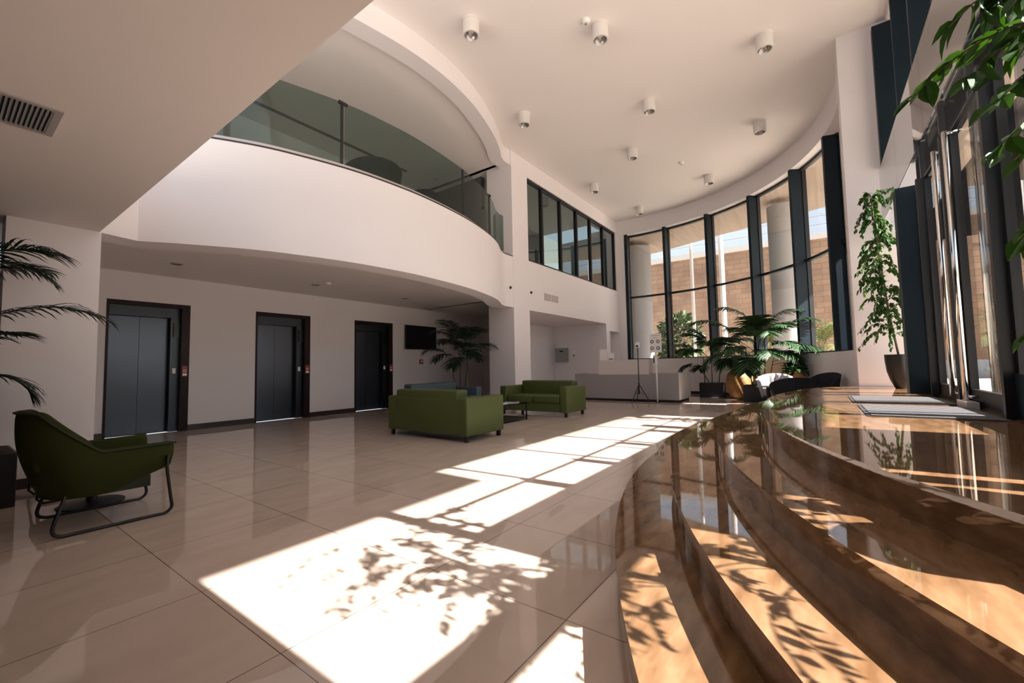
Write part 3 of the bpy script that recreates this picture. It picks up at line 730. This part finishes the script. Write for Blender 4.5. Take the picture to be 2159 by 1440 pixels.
# ------------------------------------------------------------------ sofas
def make_sofa(m_, name_lab, group):
    t = empty('sofa', (0, 0, 0), 0, name_lab, 'sofa', group)
    D, Wd = 0.90, 1.80; h = Wd / 2
    for x in (0.06, D - 0.06):
        for y in (-h + 0.07, h - 0.07): MB().box(x - 0.025, x + 0.025, y - 0.025, y + 0.025, 0, 0.10).build('leg', LEGW, t)
    MB().rbox(0.03, D - 0.03, -h + 0.17, h - 0.17, 0.10, 0.30, 0.015).build('base', m_, t, smooth=False)
    for s in (-1, 1): smooth_by_angle(MB().rbox(0, D, min(s * h, s * (h - 0.19)), max(s * h, s * (h - 0.19)), 0.09, 0.655, 0.025).build('arm', m_, t))
    smooth_by_angle(MB().rbox(0.003, 0.14, -h + 0.16, h - 0.16, 0.10, 0.63, 0.02).build('back_panel', m_, t))
    smooth_by_angle(MB().rbox(0.012, 0.26, -h + 0.195, h - 0.195, 0.42, 0.765, 0.035).build('backrest', m_, t))
    for s in (-1, 1): smooth_by_angle(MB().rbox(0.25, D + 0.005, min(0.004 * s, s * (h - 0.195)), max(0.004 * s, s * (h - 0.195)), 0.295, 0.455, 0.03).build('seat_cushion', m_, t))
    return t
s1 = make_sofa(GREEN, 'olive green sofa seen from behind, nearest the camera by the sunlit floor', 'lounge sofas'); s1.location = (4.64, 5.10, 0)
s2 = copy_tree(s1, (8.90, 5.28, 0), pi, 'olive green sofa facing us in front of the reception desk')
s3 = make_sofa(BLUE, 'slate blue sofa behind the nearest green sofa, under the television', 'lounge sofas'); s3.location = (6.85, 7.42, 0); s3.rotation_euler = (0, 0, -pi / 2)

t = empty('coffee_table', (6.35, 5.0, 0), 0, 'low black framed coffee table between the two green sofas', 'table')
w, d, h = 1.05, 0.65, 0.36
MB().box(0, w, 0, d, h - 0.025, h).build('table_top', TVS, t)
for x in (0, w - 0.025):
    for y in (0, d - 0.025): MB().box(x, x + 0.025, y, y + 0.025, 0.0, h - 0.025).build('leg', BLACK, t)
MB().box(0, w, 0, 0.025, 0.03, 0.055).box(0, w, d - 0.025, d, 0.03, 0.055).box(0, 0.025, 0.025, d - 0.025, 0.03, 0.055).box(w - 0.025, w, 0.025, d - 0.025, 0.03, 0.055).box(0.025, w - 0.025, 0.025, d - 0.025, 0.035, 0.045).build('lower_shelf', BLACK, t)
for i, (x, y, a, z, mm, lab) in enumerate(((6.53, 5.20, 0.1, 0.36, PAPER, 'white magazine lying on the near end of the coffee table'), (6.83, 5.31, -0.15, 0.36, PAPER, 'open magazine with a red cover picture on the coffee table'),
                                  (7.15, 5.22, 0.5, 0.36, GREYP, 'grey magazine on the far end of the coffee table'))):
    t = empty('magazine', (x, y, z), a, lab, 'magazine', 'magazines on the coffee table')
    MB().box(-0.105, 0.105, -0.148, 0.148, 0, 0.012).build('pages', PAPER, t)
    MB().box(-0.107, 0.107, -0.15, 0.15, 0.012, 0.014).build('cover', mm, t)
    MB().box(-0.07, 0.06, -0.10, 0.0, 0.014, 0.0146).build('cover_picture', (TVM, RED, BLACK)[i], t)

# ------------------------------------------------------------------ green armchair
def armchair(t):
    # shell: half-ellipse plan, rim high at the back and lower along the arms; local +x = front
    N = 48; hw = 0.37; shell = []
    def plan(u, k):        # u in -1..1, along left arm -> back -> right arm ; k shrink
        a = u * 1.0
        if abs(u) > 0.52:
            f = (abs(u) - 0.52) / 0.48; return (0.06 + f * 0.49, math.copysign(hw * (1 + 0.04 * f), u))
        th = u / 0.52 * pi / 2; return (0.06 - 0.32 * cos(th), hw * sin(th))
    def rim(u):
        f = abs(u)
        return 0.845 - 0.295 * min(1, max(0, (f - 0.24) / 0.34)) ** 1.0 if f < 0.58 else 0.55 + 0.02 * (f - 0.58)
    def low(u):
        f = abs(u); return 0.235 + (0.14 * max(0, (f - 0.62) / 0.38))
    outer = MB(); R = 7; th = 0.062
    grid_o = []; grid_i = []
    us = [-1 + 2 * k / N for k in range(N + 1)]
    def pt(u, v, inset):
        x, y = plan(u, 0); zr, zl = rim(u), low(u); z = zl + (zr - zl) * v
        bulge = 0.72 + 0.28 * sin(min(1, v * 1.25) * pi / 2)       # narrower at the bottom
        if abs(u) > 0.52:
            x2 = x; y2 = y * (0.78 + 0.22 * sin(min(1, v * 1.4) * pi / 2))
        else:
            x2 = 0.20 + (x - 0.20) * bulge; y2 = y * (0.78 + 0.22 * sin(min(1, v * 1.4) * pi / 2))
        if inset:
            cx, cy = (0.35 if abs(u) < 0.52 else x2), 0
            dx, dy = cx - x2, cy - y2; l = hypot(dx, dy) or 1; x2 += dx / l * inset; y2 += dy / l * inset
        return (x2, y2, z)
    bm = outer.bm
    for u in us:
        ro = [bm.verts.new(pt(u, v / R, 0)) for v in range(R + 1)]
        top = pt(u, 1, th / 2); ro.append(bm.verts.new((top[0], top[1], top[2] + 0.018)))
        ri = [bm.verts.new(pt(u, v / R, th)) for v in range(R, 1, -1)]
        grid_o.append(ro + ri)
    for i in range(N):
        for k in range(len(grid_o[0]) - 1): bm.faces.new((grid_o[i][k], grid_o[i + 1][k], grid_o[i + 1][k + 1], grid_o[i][k + 1]))
    bm.faces.new(grid_o[0]); bm.faces.new(grid_o[-1][::-1])
    smooth_by_angle(outer.build('shell', GREENF, t, subsurf=1), 60)
    MB().tube([pt(u, 1.0, -0.004) for u in us], 0.008, 6).build('piping', PIPING, t, smooth=True)
    # seat and underside
    smooth_by_angle(MB().rbox(-0.10, 0.535, -0.285, 0.285, 0.36, 0.47, 0.05).build('seat_cushion', GREENF, t), 60)
    ub = MB(); ub.prism([(pt(u, 0.02, 0.01)[0], pt(u, 0.02, 0.01)[1]) for u in us if abs(u) < 0.9], 0.235, 0.32); ub.build('underside', PIPING, t)
    smooth_by_angle(MB().rbox(-0.19, -0.08, -0.22, 0.22, 0.43, 0.74, 0.045).build('back_cushion', GREENF, t), 60)
    for s in (-1, 1):
        y = 0.335 * s
        P = [(0.50, y * 1.16, 0.46), (0.50, y * 1.14, 0.36), (0.55, y, 0.06), (0.52, y, 0.012), (-0.06, y, 0.012), (-0.10, y, 0.05), (-0.04, y * 0.9, 0.27)]
        P = [P[0], P[1], (0.54, y, 0.13), (0.548, y, 0.05), (0.505, y, 0.012), (0.42, y, 0.012), (0.05, y, 0.012), (-0.055, y, 0.014), (-0.098, y, 0.05), (-0.085, y * 0.98, 0.13), P[6]]
        Q = catmull(P, 5)
        MB().tube(Q, 0.0115, 8).build('sled_leg', BLACK, t, smooth=True)
t = empty('armchair', (0.63, 4.55, 0), 0, 'olive green tub armchair with black sled legs at the left', 'armchair')
armchair(t)
t = empty('side_table', (0.87, 5.12, 0), 0, 'black pedestal side table with a round foot behind the green armchair', 'table')
smooth_by_angle(MB().lathe([(0, 0), (0.215, 0), (0.215, 0.012), (0.05, 0.03), (0, 0.03)], 40).build('foot', BLACK, t))
MB().cyl(0, 0, 0.03, 0.50, 0.036, 20).build('column', BLACK, t)
MB().cyl(0, 0, 0.50, 0.52, 0.19, 40).build('table_top', BLACK, t)
t = empty('low_stool', (0.62, 5.72, 0), 0, 'low seat on black sled legs, mostly hidden behind the armchair', 'stool')
smooth_by_angle(MB().rbox(-0.02, 0.46, -0.26, 0.26, 0.26, 0.40, 0.04).build('seat', GREENF, t))
for s in (-1, 1): MB().tube([(0.0, 0.25 * s, 0.27), (-0.03, 0.25 * s, 0.05), (0.0, 0.25 * s, 0.011), (0.42, 0.25 * s, 0.011), (0.46, 0.25 * s, 0.05), (0.45, 0.25 * s, 0.27)], 0.011, 8).build('sled_leg', BLACK, t, smooth=True)

# ------------------------------------------------------------------ reception
t = empty('reception_desk', (12.45, 3.25, 0), 0, 'long grey reception desk with a raised pale counter', 'desk')
MB().box(0.06, 1.30, 0.05, 3.20, 0, 0.07).build('plinth', BLACK, t)
MB().box(0, 0.05, 0, 3.25, 0.07, 0.84).box(0.05, 0.75, 3.15, 3.25, 0.07, 0.84).build('front_panel', DESK, t)
MB().box(0.05, 1.35, 0, 0.09, 0.07, 0.84).build('lit_end_panel', DESKW, t)  # paler laminate puts the light on this end into its colour
MB().box(0.05, 0.75, 0.09, 3.15, 0.78, 0.82).box(0.75, 1.35, 0.09, 1.0, 0.78, 0.82).build('worktop', DESK, t)
MB().box(-0.004, 0.36, 0.82, 2.42, 0.805, 1.245).build('raised_counter', DESKW, t)
for (y, z1, wid, lab, txt) in ((5.56, 1.60, 0.24, 'taller white sign holder on the raised counter of the reception desk', 0), (5.30, 1.48, 0.19, 'shorter white notice with a black strip on the raised counter', 1)):
    t = empty('sign_holder', (12.62, y, 1.245), 0, lab, 'sign', 'signs on the reception counter')
    MB().box(-0.004, 0.004, -wid / 2, wid / 2, 0.01, z1 - 1.245).build('sheet', PAPER, t)
    MB().box(-0.04, 0.04, -wid / 2, wid / 2, 0, 0.01).build('foot', WHITEP, t)
    if txt: MB().box(-0.006, -0.004, -wid / 2 + 0.03, wid / 2 - 0.02, 0.03, 0.055).build('black_strip', BLACK, t)

t = empty('tripod_stand', (12.15, 4.28, 0), 0, 'black tripod stand with a small white thermometer in front of the desk', 'stand')
MB().tube([(0, 0, 0.35), (0, 0, 1.58)], 0.014, 8).build('pole', BLACK, t)
for k in range(3):
    a = 0.6 + k * 2 * pi / 3
    l = MB().tube([(0.02 * cos(a), 0.02 * sin(a), 0.50), (0.30 * cos(a), 0.30 * sin(a), 0.012)], 0.012, 6).build('leg', BLACK, t)
    MB().tube([(0, 0, 0.30), (0.17 * cos(a), 0.17 * sin(a), 0.24)], 0.006, 5).build('leg_brace', BLACK, l)
MB().cyl(0, 0, 0.24, 0.56, 0.022, 10).build('collar', BLACK, t)
h = MB().box(-0.035, 0.035, -0.055, 0.055, 1.58, 1.75).build('thermometer', WHITEP, t, bevel=0.008)
MB().box(-0.037, -0.035, -0.035, 0.035, 1.61, 1.66).build('thermometer_screen', TVM, h)

t = empty('sanitizer_stand', (12.28, 3.80, 0), 0, 'white hand sanitizer post with a dispenser and notice board by the desk', 'stand')
MB().cyl(0, 0, 0, 0.012, 0.06, 24).build('foot', BLACK, t)
MB().tube([(0, 0, 0.012), (0, 0, 1.40)], 0.022, 14).build('post', WHITEP, t, smooth=True)
d = MB().box(-0.05, 0.05, -0.03, 0.07, 1.08, 1.36).build('dispenser', WHITEP, t, bevel=0.012)
MB().box(-0.055, -0.05, 0.03, 0.06, 1.13, 1.30).build('dispenser_pump', TVM, d)
bd = MB().box(-0.006, 0.006, -0.17, 0.16, 1.44, 1.98).build('notice_board', PAPER, t)
def disc_x(mb, y, z, r, x0, x1, n=20):
    a = [mb.bm.verts.new((x0, y + r * cos(2 * pi * k / n), z + r * sin(2 * pi * k / n))) for k in range(n)]
    b = [mb.bm.verts.new((x1, y + r * cos(2 * pi * k / n), z + r * sin(2 * pi * k / n))) for k in range(n)]
    mb.bm.faces.new(a); mb.bm.faces.new(b[::-1])
    for k in range(n): mb.bm.faces.new((a[k], a[(k + 1) % n], b[(k + 1) % n], b[k]))
PICB = mat('notice_blue', (0.10, 0.16, 0.33), 0.6); PICR = mat('notice_grey_red', (0.30, 0.16, 0.15), 0.6); PICG = mat('notice_grey', (0.17, 0.16, 0.19), 0.6)
for (y, z, mm) in ((0.095, 1.75, PICG), (-0.075, 1.75, PICR), (0.095, 1.56, PICR), (-0.075, 1.56, PICB)):
    m = MB(); disc_x(m, y, z, 0.055, -0.008, -0.006); o = m.build('pictogram', mm, bd)
    m = MB(); disc_x(m, y, z, 0.022, -0.0095, -0.008); m.build('pictogram_figure', PAPER, o)
m = MB()
for y0, y1, z in ((-0.12, 0.11, 1.915), (-0.04, 0.06, 1.85)):
    y = y0
    while y < y1: m.box(-0.0075, -0.006, y, y + 0.016, z, z + 0.016); y += 0.026
tx = m.build('heading_text', PICG, bd); tx['kind'] = 'stuff'

t = empty('wall_dispenser', (15.15, 8.43, 1.6), 0, 'grey box with a white top unit on the wall behind the reception desk', 'dispenser')
MB().box(-0.16, 0, -0.26, 0.26, -0.34, 0.22).build('box', GREYP, t, bevel=0.01)
MB().box(-0.12, 0, -0.16, 0.22, 0.22, 0.44).build('top_unit', WHITEP, t)
MB().box(-0.165, -0.16, -0.10, 0.06, 0.06, 0.12).build('display', TVM, t)
t = empty('wall_notice', (15.15, 7.93, 1.57), 0, 'small pale notice right of the grey box behind the desk', 'notice')
MB().box(-0.01, 0, -0.09, 0.09, -0.15, 0.15).build('sheet', PAPER, t)
MB().box(-0.012, -0.01, -0.05, 0.05, -0.10, -0.02).build('printed_block', GREYP, t)

for (x0, lab) in ((10.68, 'left one of the two ventilation grilles above the reception opening'), (11.11, 'right one of the two ventilation grilles above the reception opening')):
    t = empty('wall_grille', (x0, YW, 3.06), 0, lab, 'vent', 'wall grilles')
    MB().box(0, 0.38, -0.012, 0, 0, 0.02).box(0, 0.38, -0.012, 0, 0.19, 0.21).box(0, 0.015, -0.012, 0, 0.02, 0.19).box(0.365, 0.38, -0.012, 0, 0.02, 0.19).build('frame', ALU, t)
    m = MB()
    for k in range(9): m.box(0.015, 0.365, -0.009, -0.001, 0.024 + k * 0.0185, 0.036 + k * 0.0185)
    m.build('slats', ALU, t)
for (x, y, lab) in ((8.95, 6.515, 'small black wall camera on the balcony front beside the column'), (9.95, 6.52, 'small black wall camera above the reception opening')):
    t = empty('wall_camera', (x, y, 3.19), 0, lab, 'camera', 'wall cameras')
    smooth_by_angle(MB().lathe([(0, 0), (0.05, 0), (0.05, 0.012), (0, 0.012)], 20).build('mount', WHITEP, t)).rotation_euler = (pi / 2, 0, 0)
    smooth_by_angle(MB().lathe([(0.038, 0.012), (0.034, 0.035), (0.02, 0.05), (0, 0.055)], 20).build('lens_dome', BLACK, t)).rotation_euler = (pi / 2, 0, 0)

# ------------------------------------------------------------------ lounge by the curved window
def tub(loc, rz, lab, m_, quilt=False, s=1.0, group='tub chairs', ht=0.78):
    t = empty('tub_chair', loc, rz, lab, 'armchair', group)
    N = 126 if quilt else 40; bm = MB(); us = [-1 + 2 * k / N for k in range(N + 1)]; G = []
    for u in us:
        th = u * radians(118); rp = (1 + 0.07 * abs(sin(th * 7))) if quilt else 1.0
        z1 = ht - 0.26 * abs(u) ** 2.2
        ring = []
        for v in (0, 0.2, 0.5, 0.8, 1.0): ring.append(bm.bm.verts.new((-0.37 * (0.72 + 0.28 * v) * cos(th) * s * rp, 0.38 * (0.72 + 0.28 * v) * sin(th) * s * rp, 0.22 + (z1 - 0.22) * v)))
        ring.append(bm.bm.verts.new((-0.335 * cos(th) * s, 0.345 * sin(th) * s, z1 + 0.012)))
        for v in (0.92, 0.6, 0.3): ring.append(bm.bm.verts.new((-0.37 * (0.60 + 0.26 * v) * cos(th) * s * (2 - rp), 0.38 * (0.60 + 0.26 * v) * sin(th) * s * (2 - rp), 0.22 + (z1 - 0.22) * v)))
        G.append(ring)
    for i in range(N):
        for k in range(len(G[0]) - 1): bm.bm.faces.new((G[i][k], G[i + 1][k], G[i + 1][k + 1], G[i][k + 1]))
    bm.bm.faces.new(G[0]); bm.bm.faces.new(G[-1][::-1])
    smooth_by_angle(bm.build('shell', m_, t), 70)
    smooth_by_angle(MB().lathe([(0, 0.26), (0.26 * s, 0.26), (0.30 * s, 0.30), (0.30 * s, 0.40), (0.26 * s, 0.44), (0, 0.45)], 32).build('seat', m_, t), 60)
    MB().cyl(0, 0, 0.02, 0.26, 0.03, 12).build('stem', BLACK, t)
    MB().cyl(0, 0, 0, 0.02, 0.24, 28).build('foot', BLACK, t)
    return t
tub((12.35, 0.93, 0), pi, 'pale grey quilted tub chair lit by the sun in front of the palm', QUILT, True, 1.0, ht=0.80)
tub((11.0, 0.48, 0), 0.3, 'charcoal tub chair just behind the edge of the landing, the wider left one', TUB, s=1.2, ht=0.755)
tub((11.7, -0.03, 0), pi - 0.7, 'charcoal tub chair nearest the pilaster behind the landing', TUB, s=0.9, ht=0.83)
t = empty('bistro_table', (11.75, 1.02, 0), 0, 'small round dark table in front of the quilted chair', 'table')
MB().cyl(0, 0, 0.505, 0.53, 0.25, 36).build('table_top', GREYP, t); MB().cyl(0, 0, 0.02, 0.505, 0.045, 16).build('column', BLACK, t); MB().cyl(0, 0, 0, 0.02, 0.2, 28).build('foot', BLACK, t)

# ------------------------------------------------------------------ balcony: glass, chairs, slot, lights
gb = empty('glass_balustrade', (0, 0, ZT + 0.022), 0, 'curved frameless glass balustrade along the top of the balcony', 'balustrade')
def sub_curve(P, xa, xb):
    out = []
    def at(x):
        for (a, b) in zip(P, P[1:]):
            if a[0] <= x <= b[0]: f = (x - a[0]) / (b[0] - a[0]); return (x, a[1] + f * (b[1] - a[1]))
    out = [at(xa)] + [q for q in P if xa < q[0] < xb] + [at(xb)]
    return out
G0 = offset(FC, 0.12)
G0 = [(1.075, 6.52)] + [q for q in G0 if q[0] > 1.5]
MB().strip([(x, y) for x, y in offset(G0, -0.02)], [(x, y) for x, y in offset(G0, 0.03)], 0.0, 0.085).build('channel', ALU, gb)
for xa, xb in ((1.1, 3.52), (3.56, 6.24), (6.27, 7.55), (7.58, 8.40), (8.43, 8.88)):
    P = sub_curve(G0, xa, xb); MB().strip(P, offset(P, 0.012), 0.085, 1.05).build('glass_panel', GLASSG, gb)
    x, y = P[-1]
    if xb < 8: MB().box(x - 0.012, x + 0.03, y - 0.004, y + 0.018, 0.085, 1.05).build('joint', BLACK, gb)
x, y = sub_curve(G0, 3.52, 3.56)[0]
for xa in (3.54, 7.565):
    x, y = sub_curve(G0, xa, xa + 0.02)[0]
    MB().box(x - 0.07, x + 0.07, y - 0.012, y + 0.025, 1.02, 1.06).build('clamp', BLACK, gb)
tub((4.85, 6.75, 3.552), -pi / 2 + 0.2, 'dark teal high-backed chair behind the balcony glass, the left one', TEALF, s=1.5, group='chairs on the balcony', ht=1.38).rotation_euler = (0, 0, pi / 2)
tub((6.15, 6.85, 3.552), 0, 'dark teal high-backed chair behind the balcony glass, the right one', TEALF, s=1.1, group='chairs on the balcony', ht=1.30).rotation_euler = (0, 0, pi / 2)
t = MB().box(-3.2, 3.0, -0.045, 0.045, -0.012, 0.0).build('slot_diffuser', BLACK); t.location = (4.75, 9.18, 6.68)
tag(t, 'long black slot diffuser in the gallery ceiling', 'vent')
for i, (x, y, lab) in enumerate(((2.39, 8.64, 'recessed downlight under the balcony, nearest the first elevator'), (4.80, 8.63, 'recessed downlight under the balcony, in front of the second elevator'), (7.24, 8.65, 'recessed downlight under the balcony, in front of the third elevator'))):
    t = empty('downlight', (x, y, 2.937), 0, lab, 'lamp', 'recessed downlights')
    smooth_by_angle(MB().lathe([(0.075, 0), (0.10, 0), (0.10, -0.008), (0.075, -0.012)], 28).build('trim_ring', ALU, t)); MB().cyl(0, 0, -0.005, -0.001, 0.076, 24).build('diffuser', LAMPIN, t)
t = empty('smoke_detector', (4.87, 8.25, 2.937), 0, 'white smoke detector under the balcony', 'detector')
smooth_by_angle(MB().lathe([(0, 0), (0.06, 0), (0.06, -0.02), (0.035, -0.05), (0, -0.055)], 24).build('body', WHITEP, t))
for (x, y, lab) in ((6.40, 2.945, 'white smoke detector on the ceiling beside a cylinder light near the top of the photo'), (12.77, 2.99, 'white smoke detector on the ceiling in front of the curved window')):
    t = empty('smoke_detector', (x, y, 7.0), 0, lab, 'detector', 'smoke detectors')
    smooth_by_angle(MB().lathe([(0, 0), (0.075, 0), (0.075, -0.025), (0.05, -0.06), (0, -0.065)], 24).build('body', WHITEP, t)); MB().cyl(0, 0, -0.075, -0.064, 0.02, 12).build('sensor', GREYP, t)

def can_light(x, y, lab):
    t = empty('ceiling_light', (x, y, 7.0), 0, lab, 'lamp', 'cylinder ceiling lights')
    smooth_by_angle(MB().lathe([(0, 0), (0.15, 0), (0.15, -0.03), (0.142, -0.03), (0.142, -0.27), (0.118, -0.27), (0.105, -0.23)], 36).build('housing', LAMPW, t))
    smooth_by_angle(MB().lathe([(0.118, -0.268), (0.095, -0.21), (0.05, -0.18), (0, -0.175)], 30).build('reflector', LAMPIN, t))
    MB().cyl(0, 0, -0.19, -0.176, 0.045, 18).build('bulb', LAMPW, t)
    return t
CL = [((5.36, 4.635), 'white cylinder ceiling light, leftmost of the near row'), ((6.83, 2.877), 'white cylinder ceiling light, middle of the near row, beside a smoke detector'), ((8.90, 0.535), 'white cylinder ceiling light, rightmost of the near row, left of the pilaster top'),
      ((8.19, 5.448), 'white cylinder ceiling light close to the curved beam above the balcony'), ((9.52, 2.881), 'white cylinder ceiling light in the middle of the ceiling, second row'), ((12.12, 0.924), 'white cylinder ceiling light near the right end of the curved window'),
      ((11.43, 3.974), 'white cylinder ceiling light in the third row, left of a smoke detector'), ((12.89, 5.812), 'white cylinder ceiling light near the interior window, above its middle panes'), ((14.6, 2.596), 'white cylinder ceiling light close to the middle of the curved window'), ((15.9, 5.33), 'white cylinder ceiling light in the far corner where both window walls meet')]
l0 = None
for (x, y), lab in CL:
    x, y = x * 0.975, y * 0.975
    if l0 is None: l0 = can_light(x, y, lab)
    else: copy_tree(l0, (x, y, 7.0), 0, lab)

t = empty('ceiling_grille', (0.30, 3.80, 2.68), 0, 'square ventilation grille in the low ceiling at the left edge', 'vent')
w, h = 0.125, 0.215; w0 = -0.5
MB().box(w0, w, -h, -h + 0.03, -0.012, 0).box(w0, w, h - 0.03, h, -0.012, 0).box(w - 0.035, w, -h + 0.03, h - 0.03, -0.012, 0).box(w0, w0 + 0.035, -h + 0.03, h - 0.03, -0.012, 0).build('frame', ALU, t)
m = MB(); x = w0 + 0.04
while x < w - 0.04: m.box(x, x + 0.010, -h + 0.03, h - 0.03, -0.010, -0.002); x += 0.020
m.build('slats', GREYP, t); MB().box(w0 + 0.035, w - 0.035, -h + 0.03, h - 0.03, -0.0015, -0.0005).build('black_duct_sheet', BLACK, t)  # black sheet stands in for the darkness inside the duct

# ------------------------------------------------------------------ planting, car and houses outside
def bush(loc, R, H, n, lab, m_, seed, L=0.3):
    rnd = random.Random(seed); mb = MB()
    for k in range(n):
        a = rnd.uniform(0, 2 * pi); c = rnd.uniform(-0.6, 1); r = rnd.uniform(0.6, 1.0); s = sqrt(1 - c * c)
        p = Vector((R * r * s * cos(a), R * r * s * sin(a), H * 0.5 + H * 0.5 * r * c))
        leaf_on(mb, p, Vector((s * cos(a), s * sin(a), c + rnd.uniform(-.5, .5))), Vector((rnd.uniform(-1, 1), rnd.uniform(-1, 1), 1)), L * rnd.uniform(0.7, 1.3), L * 0.3)
    t = empty('garden_bush', loc, 0, lab, 'bush', 'bushes outside')
    mb.build('foliage', m_, t, recalc=False); MB().tube([(0, 0, 0), (0.05, 0, H * 0.6)], 0.05, 6).build('stem', BARK, t)
bush((22, 5.6, 0.5), 1.0, 3.1, 900, 'round green bush outside, seen through the first and second bays of the curved window', HEDGE, 21)
def outpalm(loc, lab, n, L, seed, el=(25, 85), h=0.5):
    rnd = random.Random(seed); t = empty('garden_palm', loc, 0, lab, 'palm', 'palms outside')
    MB().tube([(0, 0, 0), (0, 0, h)], 0.14, 8).build('trunk', BARK, t)
    for k in range(n):
        frond('frond', PALMO, (0.05 * cos(k), 0.05 * sin(k), h * rnd.uniform(0.8, 1.0)), 2 * pi * k / n * 2.4, radians(rnd.uniform(*el)), L * rnd.uniform(0.8, 1.1), radians(rnd.uniform(60, 100)), parent=t, leaf=0.42, n=16, wid=0.028, r=0.015)
outpalm((21.5, -0.1, 0.5), 'sunlit yellow-green palm outside the last bay of the curved window', 22, 2.3, 31, h=0.9)
outpalm((22.6, 1.7, 0.5), 'sunlit palm outside behind the round pale column', 18, 2.2, 32, h=0.9)
t = empty('car', (35.8, -9.6, 0.5), pi / 2 + 0.2, 'silver car parked outside beyond the glass door', 'car')
m = MB(); body = [(-2.1, 0.30), (2.1, 0.30), (2.15, 0.62), (1.9, 0.82), (1.1, 0.90), (-1.7, 0.92), (-2.1, 0.80)]
def side(mb, P, y0, y1):
    a = [mb.bm.verts.new((x, y0, z)) for x, z in P]; b = [mb.bm.verts.new((x, y1, z)) for x, z in P]
    mb.bm.faces.new(a); mb.bm.faces.new(b[::-1])
    for k in range(len(P)): mb.bm.faces.new((a[k], a[(k + 1) % len(P)], b[(k + 1) % len(P)], b[k]))
side(m, body, -0.85, 0.85); m.build('body', CARB, t, bevel=0.05)
m = MB(); side(m, [(-1.7, 0.92), (1.1, 0.90), (0.45, 1.40), (-1.1, 1.44)], -0.74, 0.74); m.build('windows', CARG, t)
m = MB(); side(m, [(0.48, 1.40), (0.40, 1.45), (-1.0, 1.49), (-1.12, 1.44)], -0.76, 0.76); m.build('roof', CARB, t)
for x in (-1.3, 1.3):
    for y in (-0.80, 0.80): MB().lathe([(0, -0.1), (0.32, -0.1), (0.32, 0.1), (0, 0.1)], 24).build('wheel', TYRE, t).rotation_euler = (pi / 2, 0, 0); t.children[-1].location = (x, y, 0.32)
def house(loc, w, d, h, lab, m_, rows, cols):
    t = empty('building', loc, 0, lab, 'building', 'buildings outside'); MB().box(0, d, -w / 2, w / 2, 0, h).build('walls', m_, t)
    MB().box(-0.2, d + 0.2, -w / 2 - 0.2, w / 2 + 0.2, h, h + 0.3).build('roof', PINKB2, t)
    for r in range(rows):
        for c in range(cols):
            y = -w / 2 + w * (c + 0.5) / cols; z = 1.0 + r * 3.0
            f = MB().box(-0.05, 0.02, y - 0.6, y + 0.6, z, z + 1.5).build('window', PAPER, t); MB().box(-0.07, -0.05, y - 0.5, y + 0.5, z + 0.1, z + 1.4).build('pane', CARG, f)
house((46, -14.5, 0.5), 9, 8, 10.5, 'pink rendered building across the street, right of the glass door', PINKB, 3, 3)
house((52, -4.0, 0.5), 10, 8, 9, 'white rendered building across the street, farther off', PINKB2, 3, 3)
t = empty('garden_palm', (18.5, -4.55, 0.5), 0, 'spiky yucca in a tall pot outside the glass door', 'plant', 'palms outside')
smooth_by_angle(MB().lathe([(0, 0), (0.3, 0), (0.42, 0.9), (0.36, 0.9), (0, 0.85)], 28).build('pot', BLACK, t))
rosette(t, 1.6, 0.25, 60, PALMO, 9, 0.8, 0.04, 1.0); MB().tube([(0, 0, 0.85), (0, 0, 1.7)], 0.07, 8).build('trunk', BARK, t)
